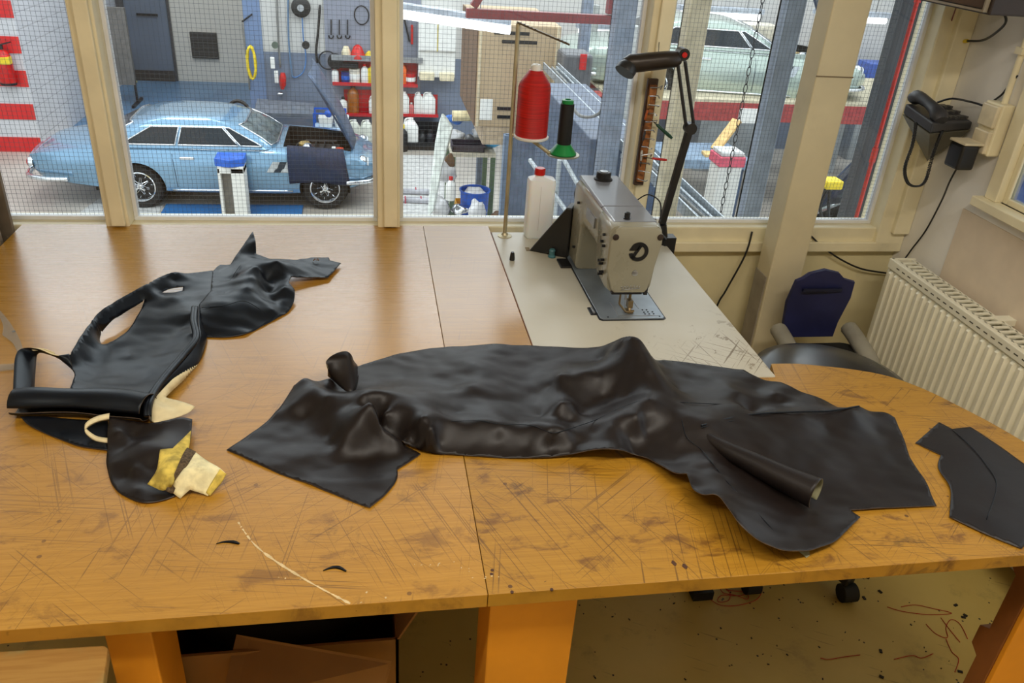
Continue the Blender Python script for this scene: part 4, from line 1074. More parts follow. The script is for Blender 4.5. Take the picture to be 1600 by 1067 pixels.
# torn foam remnants
foamy = mat('yellow_foam', (206, 182, 84), .9, var=.25, scale=50, bump=.6, bscale=200)
foamw = mat('cream_foam', (232, 222, 176), .9, var=.12, scale=45, dirt=.35, bump=.6, bscale=200)
burl = mat('burlap', (88, 72, 52), .95, var=.35, scale=220)
leather_build(sheet([cA(512, 925, .020), cA(545, 880, .034), cA(556, 805, .040), cA(600, 800, .040), cA(640, 762, .030), cA(664, 738, .022), cA(658, 795, .030), cA(625, 850, .042), cA(590, 920, .034), cA(570, 955, .008)], [cA(590, 850, .046), cA(560, 890, .038)], step=.005), 'yellow_foam', [foamy, foamy, foamy], lf, .006)
leather_build(sheet([cA(650, 798, .034), cA(680, 812, .036), cA(640, 880, .040), cA(600, 960, .010), cA(575, 948, .018), cA(610, 880, .042), cA(635, 820, .042)], [cA(640, 840, .046), cA(615, 900, .042)], step=.005), 'burlap_strip', [burl, burl, burl], lf, .004)
leather_build(sheet([cA(680, 815, .036), cA(720, 845, .032), cA(765, 868, .030), cA(784, 888, .024), cA(765, 920, .012), cA(722, 965, .004), cA(660, 945, .012), cA(625, 975, .004), cA(585, 945, .014), cA(625, 890, .040)], [cA(670, 870, .042), cA(720, 890, .034), cA(660, 915, .026), cA(740, 900, .026), cA(700, 935, .016)], step=.005), 'cream_foam', [foamw, foamw, foamw], lf, .006)
leather_build(ribbon([cA(764, 872, .031), cA(745, 910, .024), cA(718, 955, .010)], [cA(786, 890, .024), cA(770, 920, .012), cA(730, 966, .003)]), 'foam_edge', [foamy, foamy, foamy], lf, .004)

# two dark slivers
def sliver(pts, label):
    a = smooth_path([T(x, y, .0) for x, y, w in pts], 4); ws = np.interp(np.linspace(0, 1, len(a)), np.linspace(0, 1, len(pts)), [w for *_, w in pts])
    rings = []
    for i, p in enumerate(a):
        d = (a[min(i+1, len(a)-1)]-a[max(i-1, 0)]).normalized(); s = V(-d.y, d.x, 0)
        rings.append([p+s*ws[i]+V(0, 0, .0005), p+V(0, 0, .004*min(1, ws[i]*200)+.0012), p-s*ws[i]+V(0, 0, .0005)])
    tag(MB().loft(rings, closed=True).build('leather_sliver', leather, smooth=3), label, 'scrap', 'leather offcuts on the table')
sliver([(338, 850, .0006), (350, 847, .002), (365, 847, .004), (374, 850, .002)], 'curved black leather sliver left of the chalk streak')
sliver([(505, 892, .0008), (518, 887, .003), (530, 887, .004), (541, 893, .0015)], 'curved black leather sliver right of the chalk streak')

# clear plastic curve at the left edge
cl = NT('clear_acrylic')
tr = cl.n('BsdfTransparent', {'Color': (.93, .94, .93, 1)}); gl = cl.n('BsdfGlossy', {'Roughness': .05}); df = cl.n('BsdfDiffuse', {'Color': (.8, .8, .78, 1)})
m1 = cl.n('MixShader', {0: .14, 1: tr.outputs[0], 2: df.outputs[0]}); m2 = cl.n('MixShader', {0: .07, 1: m1.outputs[0], 2: gl.outputs[0]})
cl.t.links.new(m2.outputs[0], cl.out.inputs[0])
ring = smooth_path([T(x, y) for x, y in ((-60, 470), (-20, 470), (5, 492), (25, 520), (37, 550), (33, 575), (5, 580), (-50, 585), (-85, 540))], 8, True)
ctr = sum(ring, V(0, 0, 0))/len(ring)
fc = thing('french_curve', (ctr.x, ctr.y, TOP), 'clear plastic drafting curve at the left edge of the table', 'ruler')
rg = [[p+V(0, 0, .001), p+(ctr-p).normalized()*.028+V(0, 0, .001), p+(ctr-p).normalized()*.028+V(0, 0, .004), p+V(0, 0, .004)] for p in ring]
MB().loft(rg, closed=True, cyc=True).build('curve', cl.m, fc)
p = T(22, 520); MB().cyl((p.x, p.y, TOP+.004), (p.x, p.y, TOP+.0046), .004, 12).build('hole_rim', greycable, fc)
# ------------------------------------------------------------------ chairs
ch = thing('operator_stool', (1.265, 1.765, 0), 'round black padded swivel stool behind the table by the radiator', 'stool')
gloss = mat('black_vinyl', (22, 24, 28), .28, var=.1, scale=5)
MB().lathe((1.262, 1.762, .545), [(0, 0), (.19, 0), (.22, .02), (.226, .05), (.218, .08), (.18, .098), (.10, .106), (0, .108)], 36).build('seat', gloss, ch, smooth=1)
MB().cyl((1.262, 1.762, .08), (1.262, 1.762, .545), .025, 16).build('gas_lift', darkmetal, ch, smooth=.7)
for i in range(5):
    a = -1.15+i*2*PI/5
    q = V(1.262+.24*math.cos(a), 1.762+.24*math.sin(a), .07)
    lg = MB().bar((1.262, 1.762, .09), q, .04, .025).build('base_arm', black, ch, bevel=.004)
    MB().cyl((q.x-.022, q.y, .028), (q.x+.022, q.y, .028), .028, 14).build('caster', blackmat, lg, smooth=.7)
bc_ = thing('office_chair', (1.57, 2.22, 0), 'blue backed chair with black seat and grey arms in the corner', 'chair')
navy = mat('navy_plastic', (30, 34, 78), .5)
gr = mat('chair_grey', (150, 146, 132), .5)
by = 2.33
def backring(dy, g):
    pts = [(1.425+g, .50), (1.415+g, .58), (1.43+g, .665-g), (1.455, .672-g), (1.48, .69-g), (1.53, .702-g), (1.585, .69-g), (1.61, .668-g), (1.645-g, .66-g), (1.648-g, .60), (1.632-g, .50), (1.63-g, .44), (1.44+g, .44)]
    return [V(x, by+dy-.25*(x-1.53)**2*4-(z-.5)*.05+.02, z) for x, z in pts]
MB().loft([backring(0, .0), backring(.012, -.002), backring(.022, .004)]).build('backrest', navy, bc_, smooth=.5)
MB().box((1.455, by-.01, .63), (1.60, by+.0, .64)).build('grip_slot', mat('navy_dark', (18, 22, 50), .5), bc_)
MB().loft([rrect(1.545, 2.17, .135, .13, .04, .385), rrect(1.545, 2.17, .145, .14, .04, .40), rrect(1.545, 2.17, .145, .14, .04, .43), rrect(1.545, 2.17, .12, .12, .04, .445)]).build('seat', blackmat, bc_, smooth=.8)
for x, l in ((1.405, 0), (1.675, 0)):
    MB().tube(smooth_path([V(x, 2.33, .48), V(x-.004, 2.26, .47), V(x, 2.15, .43), V(x, 2.08, .36), V(x, 2.08, .30)]), .03, 12, rz=.9).build('arm', gr, bc_, smooth=1)
MB().cyl((1.545, 2.17, .06), (1.545, 2.17, .385), .028, 14).build('gas_lift', darkmetal, bc_, smooth=.7)
for i in range(5):
    a = .3+i*2*PI/5
    q = V(1.545+.2*math.cos(a), 2.17+.2*math.sin(a), .05)
    MB().bar((1.545, 2.17, .07), q, .035, .022).build('base_arm', black, bc_)
    MB().cyl((q.x-.015, q.y, .02), (q.x+.015, q.y, .02), .02, 12).build('caster', blackmat, bc_, smooth=.7)

# ------------------------------------------------------------------ threads and scraps on the floor
thr = mat('red_thread_scrap', (176, 44, 24), .7)
def fthread(pts, label):
    p = smooth_path([atz(x, y, .0018) for x, y in pts], 6)
    tag(MB().tube(p, .0011, 5).build('thread_scrap', thr, smooth=3), label, 'thread', 'red threads on the floor')
fthread([(1102, 920), (1108, 934), (1125, 945), (1150, 946), (1180, 938), (1190, 925), (1190, 912), (1175, 918), (1160, 930), (1128, 930), (1122, 940), (1138, 938), (1140, 925), (1125, 915), (1130, 926), (1150, 930), (1168, 936), (1165, 926), (1135, 922)], 'tangled loop of red thread on the floor under the front edge')
fthread([(1386, 948), (1410, 955), (1450, 960), (1487, 958), (1455, 950), (1430, 945), (1408, 948)], 'long red thread bent back beside the right table leg')
fthread([(1282, 1028), (1295, 1030), (1320, 1026), (1344, 1023)], 'short red thread at the bottom of the floor')
fthread([(1397, 1030), (1425, 1024), (1440, 1028), (1458, 1021)], 'short wavy red thread nearer the right leg')
fthread([(1470, 965), (1485, 985), (1500, 1003)], 'straight red thread end near the right leg')
fthread([(1447, 975), (1462, 990), (1480, 996), (1478, 980), (1486, 968), (1500, 975), (1512, 998)], 'knotted red thread near the right leg')
fthread([(1478, 998), (1487, 1018), (1498, 1030), (1492, 1050)], 'red thread trailing toward the bottom by the right leg')
db = MB(); rnd = random.Random(11)
for _ in range(55):
    x, y = rnd.uniform(905, 1500), rnd.uniform(915, 1062)
    p = atz(x, y, 0); s_ = rnd.uniform(.001, .003)
    db.cb((p.x, p.y, .0012), (s_*rnd.uniform(1, 2.5), s_, .0016), rnd.uniform(0, 3))
for x, y in ((1350, 935), (1375, 925), (1355, 903), (1376, 1018), (1377, 1058), (1500, 1050), (1493, 946), (1505, 965), (1508, 962)):
    p = atz(x, y, 0); db.cb((p.x, p.y, .002), (.012, .007, .003), rnd.uniform(0, 3))
tag(db.build('floor_scraps', mat('dark_scrap', (34, 28, 24), .8)), 'tiny dark leather crumbs scattered over the floor', 'scraps', kind='stuff')
# ================================================================== workshop hall beyond the glass
def hallfloor():
    t = NT('hall_concrete'); p = t.pos()
    b = t.mix(t.ramp(t.noise(p, .5, 5), .3, .7), rgb(164, 156, 146), rgb(190, 184, 175))
    t.set(color=b, rough=.35); return t.m
hw = mat('hall_white_paint', (198, 197, 194), .7, var=.03, scale=1)
hblue = mat('hall_blue_grey', (112, 124, 144), .6, var=.05, scale=1)
lblue = mat('pale_blue_paint', (108, 130, 166), .5, var=.05, scale=1)
hf = struct(MB().box((-14, 2.9, HF-.1), (16, 24, HF)).build('floor_workshop', hallfloor(), org=(0, 10, HF)))
bluefloor = mat('blue_floor_paint', (84, 118, 150), .35, var=.08, scale=1)
MB().box((-9, 16.6, HF), (-2.2, 21, HF+.006)).build('painted_area', bluefloor, hf)
MB().box((-3.0, 11.9, HF), (-1.0, 12.35, HF+.03)).build('ramp_plate', mat('blue_plate', (44, 106, 164), .4, var=.1, scale=2), hf)
MB().slab([V(-4.15, 11.9, HF), V(-3.05, 11.9, HF), V(-3.05, 12.75, HF), V(-4.0, 12.75, HF)], (0, 0, .006)).build('painted_area', mat('white_floor_paint', (200, 200, 198), .4), hf)
MB().box((.2, 9, HF), (1.4, 15.2, HF+.006)).build('painted_area', mat('white_floor_paint', (200, 200, 198), .4), hf)
HT = 3.2
wb = struct(MB().box((-9.5, 21, HF), (-2.1, 21.2, HT)).build('wall_workshop_recess', mat('hall_cream_wall', (200, 194, 184), .7, var=.03, scale=1), org=(-5, 21, HF)))
w2 = struct(MB().box((-2.13, 16.2, -1.1), (16, 21.2, HT)).build('wall_workshop_bench', hw, org=(0, 16.2, HF)))
MB().box((-2.13, 16.19, HF), (16, 21.2, -1.1)).build('lower_wall', hblue, w2)
MB().box((-2.16, 16.17, HF), (-1.86, 16.3, HT)).build('corner_strip', lblue, w2)
MB().box((-.74, 16.175, HF), (1.02, 16.19, .6)).build('pegboard', mat('pegboard', (134, 138, 152), .6, var=.05, scale=2), w2)
struct(MB().box((16, 2.9, HF), (16.2, 24, HT)).build('wall_workshop_right', hw, org=(16, 10, HF)))
wl = struct(MB().box((-9, 15.0, HF), (-5.55, 21, HT)).build('wall_workshop_striped', mat('white_brick_wall', (202, 202, 206), .6, var=.03, scale=2), org=(-6, 15, HF)))
struct(MB().box((-14.2, 2.9, HF), (-14, 24, HT)).build('wall_workshop_left', hw, org=(-14, 10, HF)))
# courses of blocks on the striped wall
brickm = mat('white_block', (204, 204, 210), .55, var=.03, scale=3); redm = mat('red_stripe_paint', (206, 34, 34), .5, var=.06, scale=3)
def zpx(y):
    return aty(40, y, 14.98).z
for (ya, yb) in ((2, 29), (58, 84), (111, 136), (163, 187), (215, 238), (-60, -30)):
    za, zb = zpx(yb), zpx(ya)
    MB().box((-8.95, 14.985, za), (-5.54, 15.0, zb)).build('red_stripe', redm, wl)
for k in range(16):
    z = HF+.25*k
    MB().box((-5.552, 15.01, z), (-5.538, 20.99, z+.235)).build('block_course', brickm, wl)
    if k < 10:
        pass
fe = thing('fire_extinguisher', aty(14, 130, 14.9), 'red fire extinguisher hanging on the red striped wall', 'extinguisher')
c0 = aty(14, 131, 14.88)
MB().lathe(c0, [(0, 0), (.11, 0), (.12, .02), (.12, .42), (.09, .5), (.04, .54), (0, .54)], 20).build('cylinder', redp, fe, smooth=.7)
MB().lathe(c0-V(0, 0, .01), [(0, 0), (.122, 0), (.122, .035), (0, .035)], 20).build('foot_ring', black, fe)
MB().box((c0.x-.125, c0.y-.125, c0.z+.33), (c0.x+.125, c0.y, c0.z+.44)).build('yellow_label', yellowp, fe)
MB().bar(c0+V(0, 0, .54), c0+V(0, 0, .62), .05, .05).bar(c0+V(-.05, 0, .6), c0+V(.16, 0, .66), .03, .02).build('valve', black, fe)
# recess: door, cabinet, vent
d0, d1 = aty(212, 125, 20.97), aty(275, 124, 20.97)
dr = struct(MB().box((d0.x, 20.9, HF), (d1.x, 20.99, HF+2.35)).build('door_1', mat('door_slate', (96, 106, 122), .5, var=.06, scale=1), bevel=.01))
MB().box((d0.x-.16, 20.88, HF), (d0.x, 21.0, HF+2.45)).box((d1.x, 20.95, HF), (d1.x+.05, 21.0, HF+2.45)).build('door_frame', mat('frame_dark', (64, 62, 66), .5), dr)
MB().box((d0.x+.25, 20.86, HF+1.45), (d1.x-.2, 20.9, HF+1.5)).build('push_bar', darkmetal, dr)
MB().box((d0.x, 20.89, HF), (d1.x, 20.9, HF+.25)).build('kick_plate', mat('kick_dark', (50, 44, 44), .6), dr)
v0, v1 = aty(296, 50, 20.95), aty(342, 92, 20.95)
vt = tag(MB().box((v0.x, 20.93, v1.z), (v1.x, 21.0, v0.z)).build('wall_vent', mat('vent_dark', (44, 42, 42), .6)), 'square dark vent grille on the recessed workshop wall', 'vent')
nsl = 9
for i in range(nsl):
    z = v1.z+(v0.z-v1.z)*(i+.5)/nsl
    MB().box((v0.x+.03, 20.915, z-.012), (v1.x-.03, 20.935, z+.012)).build('slat', mat('vent_slat', (58, 56, 56), .5), vt)
k0, k1 = aty(163, 140, 18.6), aty(194, 12, 18.6)
kb = thing('display_board', ((k0.x+k1.x)/2, 18.6, HF), 'tall grey board on feet left of the workshop door', 'board')
MB().box((k0.x, 18.55, k0.z+.12), (k1.x, 18.65, k1.z)).build('panel', mat('board_grey', (112, 108, 104), .6), kb)
MB().box((k1.x-.05, 18.2, HF+.006), (k1.x, 19.0, HF+.06)).box((k0.x, 18.2, HF+.006), (k0.x+.05, 19.0, HF+.06)).box((k0.x, 18.57, HF+.03), (k0.x+.04, 18.63, k0.z+.2)).box((k1.x-.04, 18.57, HF+.03), (k1.x, 18.63, k0.z+.2)).build('stand', darkmetal, kb)
q = aty(202, 112, 20.5)
tag(MB().lathe((q.x, 20.7, HF+.006), [(0, 0), (.09, 0), (.09, .02), (.03, .05), (.03, .5), (.06, .52), (.05, .62), (0, .64)], 12).build('floor_post', mat('old_yellow', (206, 190, 110), .5), smooth=.7), 'small yellowish post beside the workshop door', 'post')

# small things: bottles, cans, boxes
def container(kind, x, y, z, w, h, m, cap, label, cat, grp=None):
    t_ = thing(kind, (x, y, z), label, cat, grp)
    r = w/2
    if kind == 'jerrycan':
        MB().loft([rrect(x, y, r*.94, r*.7, r*.25, z), rrect(x, y, r, r*.75, r*.3, z+h*.05), rrect(x, y, r, r*.75, r*.3, z+h*.72), rrect(x, y, r*.55, r*.5, r*.3, z+h*.9), rrect(x, y, r*.35, r*.35, r*.3, z+h*.93)]).build('body', m, t_, smooth=.8)
        MB().tube(smooth_path([V(x-r*.8, y, z+h*.75), V(x-r*.6, y, z+h*.95), V(x, y, z+h*.98), V(x+r*.3, y, z+h*.9)]), r*.1, 6).build('handle', m, t_, smooth=1)
        MB().lathe((x+r*.1, y, z+h*.9), [(0, 0), (r*.3, 0), (r*.3, h*.1), (0, h*.1)], 12).build('cap', cap, t_, smooth=.6)
    elif kind == 'tin_can':
        MB().lathe((x, y, z), [(0, 0), (r, 0), (r, h*.97), (r*1.04, h), (r*.9, h), (r*.88, h*.93), (0, h*.93)], 16).build('body', m, t_, smooth=.6)
        MB().lathe((x, y, z+h*.3), [(r*1.01, 0), (r*1.02, h*.01), (r*1.02, h*.35), (r*1.01, h*.36)], 16).build('label_band', cap, t_, smooth=.6)
    else:
        MB().lathe((x, y, z), [(0, 0), (r*.95, 0), (r, h*.04), (r, h*.62), (r*.85, h*.74), (r*.35, h*.84), (r*.33, h*.9), (0, h*.9)], 16).build('body', m, t_, smooth=.7)
        MB().lathe((x, y, z+h*.87), [(0, 0), (r*.42, 0), (r*.4, h*.13), (0, h*.13)], 12).build('cap', cap, t_, smooth=.6)
    return t_
BY = 16.05
def onwall(px, py_):
    return aty(px, py_, BY)
# shelves
def shelf(px0, px1, pyb, hgt, m, label, lip=.10):
    a, b = onwall(px0, pyb), onwall(px1, pyb)
    s_ = thing('wall_shelf', ((a.x+b.x)/2, BY, a.z), label, 'shelf')
    MB().box((a.x, BY-.14, a.z-.03), (b.x, BY+.125, a.z)).build('board', m, s_)
    if hgt: MB().box((a.x, BY+.105, a.z), (b.x, BY+.12, a.z+hgt)).build('back_panel', m, s_)
    MB().box((a.x, BY-.15, a.z-.03), (b.x, BY-.135, a.z+lip)).build('front_lip', m, s_)
    return a.z
shred = mat('shelf_red', (190, 28, 36), .45, var=.06)
z1 = shelf(520, 592, 128, .40, shred, 'red wall shelf with small bottles left of the middle mullion', .03)
z1b = shelf(624, 652, 131, .40, shred, 'short red wall shelf right of the middle mullion', .03)
z2 = shelf(538, 592, 176, .42, shred, 'lower red wall shelf holding an amber bottle', .03)
z2b = shelf(622, 684, 177, .35, shred, 'lower red wall shelf holding white canisters', .03)
zt = shelf(518, 660, 89, 0, steel, 'steel tool rail shelf below the pegboard', .07)
def put(kind, px, z, w, h, m, cap, label, cat, grp, dy=-.02):
    x = onwall(px, 120).x
    container(kind, x, BY+dy, z, w, h, m, cap, label, cat, grp)
amber = mat('amber_glass', (150, 84, 24), .25)
put('bottle', 524, z1, .13, .28, white, brownp, 'white bottle at the left end of the upper red shelf', 'bottle', 'shelf bottles')
put('tin_can', 540, z1, .16, .2, mat('navy_can', (40, 50, 120), .4), bluep, 'dark blue tin on the upper red shelf', 'can', 'shelf cans')
put('tin_can', 554, z1, .2, .26, mat('cream_can', (220, 214, 200), .5), white, 'cream can holding brushes on the upper red shelf', 'can', 'shelf cans')
put('bottle', 570, z1, .15, .36, white, redp, 'tall white bottle with red cap on the upper red shelf', 'bottle', 'shelf bottles')
put('bottle', 580, z1, .14, .36, yellowp, redp, 'yellow bottle beside the middle mullion', 'bottle', 'shelf bottles')
put('jerrycan', 628, z1b, .17, .4, orangep, orangep, 'orange oil can on the short red shelf', 'can', 'shelf cans')
put('tin_can', 641, z1b, .2, .22, shred, white, 'red round tin on the short red shelf', 'can', 'shelf cans')
put('bottle', 535, z2, .16, .3, white, black, 'white bottle beside the amber one on the lower shelf', 'bottle', 'shelf bottles')
put('bottle', 551, z2, .22, .56, amber, black, 'amber bottle with black top on the lower red shelf', 'bottle', 'shelf bottles')
put('jerrycan', 583, z2, .18, .34, white, white, 'white canister behind the edge of the middle mullion', 'canister', 'shelf canisters')
for px, w, lab in ((631, .2, 'white canister just right of the middle mullion'), (654, .17, 'slim white canister in the middle of the lower shelf'), (670, .26, 'wide white canister at the right of the lower shelf')):
    put('jerrycan', px, z2b, w, .42, white, white, lab, 'canister', 'shelf canisters')
put('bottle', 643, z2b, .1, .22, mat('pink_plastic', (214, 120, 120), .5), white, 'small pink bottle between the white canisters', 'bottle', 'shelf bottles')
# on the tool rail
def lump(name, px, py0, py1, w, m, label, cat, prof):
    a, b = onwall(px, py1), onwall(px, py0)
    h = b.z-a.z
    return tag(MB().lathe((a.x, BY-.02, zt), [(r*w/2, q*h) for r, q in prof], 16).build(name, m, smooth=.8), label, cat)
lump('jug', 541, 66, 84, .17, mat('cream_plastic', (226, 214, 182), .5), 'cream plastic jug on the steel rail', 'jug', [(0, 0), (1, 0), (1, .5), (.7, .8), (.5, 1), (.4, 1), (.35, .9), (0, .9)])
lump('funnel', 559, 64, 85, .3, redp, 'red funnel standing upside down on the steel rail', 'funnel', [(0, 0), (1, 0), (1, .12), (.8, .4), (.5, .85), (.2, 1), (0, 1)])
lump('funnel', 577, 74, 86, .2, yellowp, 'yellow funnel beside the red one on the steel rail', 'funnel', [(0, 0), (1, 0), (1, .2), (.6, .7), (.2, 1), (0, 1)])
# grinder / hose bracket below rail
tb2 = tag(MB().box((onwall(523, 103).x, BY-.1, onwall(523, 104).z), (onwall(560, 103).x, BY+.1, onwall(523, 97).z)).cyl(onwall(524, 95), onwall(524, 95)+V(0, -.1, 0), .14, 16).build('pipe_bender', darkmetal, bevel=.01), 'dark metal bender fixed under the steel rail', 'tool')
tag(MB().tube([onwall(512, 95)+V(.16*math.cos(t), .05, .16*math.sin(t)) for t in [2*PI*i/24 for i in range(24)]], .014, 6, cyc=True).build('wire_loop', darkmetal, smooth=1), 'black wire loop hanging left of the steel rail', 'hose')
tag(MB().tube([onwall(565, 25)+V(.13*math.cos(t), .1, .16*math.sin(t)) for t in [2*PI*i/24 for i in range(24)]], .012, 6, cyc=True).build('hose_ring', darkmetal, smooth=1), 'black hose ring hung on the pegboard', 'hose')
for i, (px, lab) in enumerate(((517, 'spanner hung first on the pegboard'), (530, 'spanner hung second on the pegboard'), (543, 'spanner hung third on the pegboard'))):
    a, b = onwall(px, 32), onwall(px, 56)
    o = tag(MB().bar(a+V(0, .1, 0), b+V(0, .1, 0), .025, .02).tube([b+V(.04*math.cos(t), .1, .04*math.sin(t)-.02) for t in [PI*.9+i_*PI*1.2/8 for i_ in range(9)]], .012, 5).build('spanner', darkmetal), lab, 'spanner', 'pegboard spanners')
p = onwall(640, 50)
tl = thing('bolt_cutter', p, 'dark cutting tool with red grip hung right of the middle mullion', 'tool')
MB().bar(onwall(632, 30)+V(0, .1, 0), onwall(640, 66)+V(0, .1, 0), .08, .03).build('blade', darkmetal, tl)
MB().bar(onwall(644, 40)+V(0, .08, 0), onwall(644, 70)+V(0, .08, 0), .05, .04).build('grip', redp, tl)
# white cabinets
ca, cb_ = onwall(653, 118), onwall(713, 18)
cbn = thing('wall_cabinet', ((ca.x+cb_.x)/2, BY, ca.z), 'white two door wall cabinet with round stickers on its doors', 'cabinet')
zm = onwall(680, 78).z
MB().box((ca.x, BY-.15, zm), (cb_.x, BY+.14, cb_.z)).build('body', white, cbn)
xm = (ca.x+cb_.x)/2
for xa, xb in ((ca.x+.01, xm-.012), (xm+.012, cb_.x-.01)):
    dd = MB().box((xa, BY-.17, zm+.02), (xb, BY-.15, cb_.z-.02)).build('door', white, cbn)
    MB().box((xa+.12, BY-.175, cb_.z-.2), (xa+.3, BY-.17, cb_.z-.03)).build('sticker', mat('blue_print', (40, 90, 170), .5), dd)
    MB().lathe(((xa+.21), BY-.176, cb_.z-.115), [(0, 0), (.065, 0), (.065, -.004), (0, -.004)], 14, 'Y').build('sticker_disc', yellowp, dd)
MB().box((xm-.012, BY-.16, zm), (xm+.012, BY-.149, cb_.z)).build('gap', mat('old_yellow', (206, 190, 110), .5), cbn)
dsp = thing('towel_dispenser', ((ca.x+cb_.x)/2, BY, ca.z), 'pair of white dispenser boxes below the wall cabinet', 'dispenser')
MB().box((ca.x, BY-.1, ca.z), (cb_.x, BY+.14, zm-.01)).build('body', white, dsp)
for xa, xb in ((ca.x+.02, xm-.05), (xm+.05, cb_.x-.02)):
    MB().box((xa, BY-.2, ca.z-.05), (xb, BY-.1, ca.z+.1)).build('tray', mat('cream_plastic', (226, 214, 182), .5), dsp, bevel=.02)
# drums and canisters at the wall foot
WF = HF
def drum(px, py_, w, h, m, cap, kind, label, cat, y=15.7):
    x = aty(px, py_, y).x
    container(kind, x, y, WF, w, h, m, cap, label, cat, 'floor canisters')
clr = mat('milky_plastic', (206, 208, 196), .5)
drum(553, 200, .25, .52, clr, white, 'jerrycan', 'milky jerrycan under the amber bottle shelf', 'canister')
drum(573, 200, .25, .52, clr, white, 'jerrycan', 'second milky jerrycan left of the middle mullion', 'canister')
drum(641, 200, .3, .58, white, white, 'jerrycan', 'tall white jerrycan under the canister shelf', 'canister')
drum(629, 200, .2, .5, black, yellowp, 'bottle', 'black drum with yellow lid right of the middle mullion', 'drum', 15.5)
drum(660, 210, .16, .34, black, black, 'bottle', 'black bottle on the low dark rack', 'bottle')
drum(672, 210, .18, .36, darkmetal, black, 'bottle', 'grey bottle at the right of the low dark rack', 'bottle')
drum(687, 205, .12, .44, redp, redp, 'bottle', 'red bottle under the right end of the canister shelf', 'bottle')
a, b = aty(622, 226, 15.85), aty(690, 226, 15.85)
lr = thing('low_rack', ((a.x+b.x)/2, 15.9, HF), 'low dark rack along the workshop wall foot', 'rack')
MB().box((a.x, 15.55, HF), (b.x, 15.62, HF+.14)).box((a.x, 15.62, HF), (b.x, 16.1, HF+.02)).build('tray', black, lr)
MB().box((a.x, 16.05, HF), (b.x, 16.1, HF+.42)).build('back', black, lr)
# hose reels and cables on the white wall
def reel(px, py_, label):
    c = onwall(px, py_)
    t_ = thing('cable_reel', c, label, 'reel')
    MB().lathe(c+V(0, .1, 0), [(0, 0), (.1, 0), (.17, -.03), (.17, -.1), (.1, -.13), (0, -.13)], 20, 'Y').build('drum', black, t_, smooth=.6)
    MB().lathe(c+V(0, -.035, 0), [(0, 0), (.06, 0), (.06, -.03), (0, -.03)], 14, 'Y').build('hub', steel, t_, smooth=.6)
reel(470, 12, 'round black cable reel high on the white workshop wall')
def hang(pts, r, m, label):
    tag(MB().tube(smooth_path([aty(x, y, BY+.08) for x, y in pts], 5), r, 6).build('hanging_cable', m, smooth=3), label, 'cable')
hang([(432, -20), (435, 60), (438, 105)], .02, greycable, 'grey cable dropping to the red inspection lamp')
hang([(450, -20), (451, 60), (456, 115), (458, 120)], .018, mat('dusk_blue', (92, 120, 150), .5), 'blue air hose beside the red inspection lamp')
hang([(472, 22), (474, 60), (478, 90), (474, 112), (462, 121), (456, 118)], .012, mat('hose_blue', (70, 120, 180), .5), 'thin blue hose looping from the black reel')
hang([(500, 8), (497, 50), (494, 80), (496, 98)], .025, black, 'thick black hose hanging left of the pegboard')
hang([(378, 34), (382, 70), (388, 110), (390, 140)], .016, greycable, 'grey cable at the recess corner')
hang([(378, 34), (394, 22)], .016, darkmetal, 'dark bracket rod at the recess corner')
il = thing('inspection_lamp', onwall(442, 140), 'red handled inspection lamp hanging on the blue grey wall', 'lamp')
MB().tube([onwall(442, 114), onwall(442, 120), onwall(442, 132), onwall(441, 139)], [.04, .06, .06, .03], 12).build('handle', redp, il, smooth=1)
MB().ball(onwall(438, 146), .07, 12, 8, (1, 1, .5)).build('lens', chrome, il, smooth=3)
tag(MB().cb(onwall(432, 120), (.07, .06, .22)).build('switch_box', white, bevel=.01), 'white switch box left of the red inspection lamp', 'switch')
tag(MB().cb(onwall(426, 98), (.08, .06, .2)).build('switch_box', white, bevel=.01), 'white switch box at the border of white and blue wall', 'switch')
tag(MB().lathe(onwall(430, 70), [(0, 0), (.06, 0), (.06, -.05), (0, -.05)], 12, 'Y').build('wall_outlet', mat('outlet_green', (92, 104, 92), .5)), 'small round green outlet on the white wall', 'outlet')
tag(MB().lathe(onwall(478, 70), [(0, 0), (.07, 0), (.07, -.05), (0, -.05)], 12, 'Y').build('wall_outlet', black), 'small round black outlet on the white wall', 'outlet')
yc = aty(393, 98, 15.9)
tag(MB().tube([yc+V(.07*math.cos(t*6.28*1)+.006*math.sin(t*40), .05*math.sin(t*9), .28*math.sin(t*6.28)) for t in [i/80*5 for i in range(80)]], .022, 6).build('hose_coil', yellowp, smooth=3), 'yellow hose coil at the recess corner', 'hose')
# tyre machine and bench behind the car
q = aty(382, 165, 14.7)
tm = thing('hose_trolley', (q.x, 14.7, HF), 'black hose trolley behind the windscreen of the blue car', 'trolley')
MB().box((q.x-.2, 14.5, HF+.1), (q.x+.35, 14.9, HF+.75)).build('cabinet', darkmetal, tm, bevel=.03)
MB().tube([V(q.x-.1, 14.65, HF+.85)+V(.18*math.cos(t), 0, .2*math.sin(t)) for t in [2*PI*i/20 for i in range(20)]], .03, 6, cyc=True).build('hose_loop', black, tm, smooth=3)
MB().lathe((q.x+.12, 14.48, HF+.68), [(0, 0), (.06, 0), (.06, -.03), (0, -.03)], 12, 'Y').build('yellow_cap', yellowp, tm)
for sx_ in (-.12, .25):
    MB().lathe((q.x+sx_, 14.5, HF+.08), [(0, 0), (.08, 0), (.08, .05), (0, .05)], 14, 'Y').build('wheel', blackmat, tm)
a, b = aty(398, 162, 15.6), aty(490, 168, 15.6)
gb = thing('grey_chest', ((a.x+b.x)/2, 15.7, HF), 'long blue grey chest with yellow strip behind the car', 'chest')
gbm = mat('chest_grey', (92, 100, 116), .5, var=.05, scale=2)
MB().box((a.x, 15.4, HF), (b.x, 15.95, HF+.62)).build('body', gbm, gb, bevel=.02)
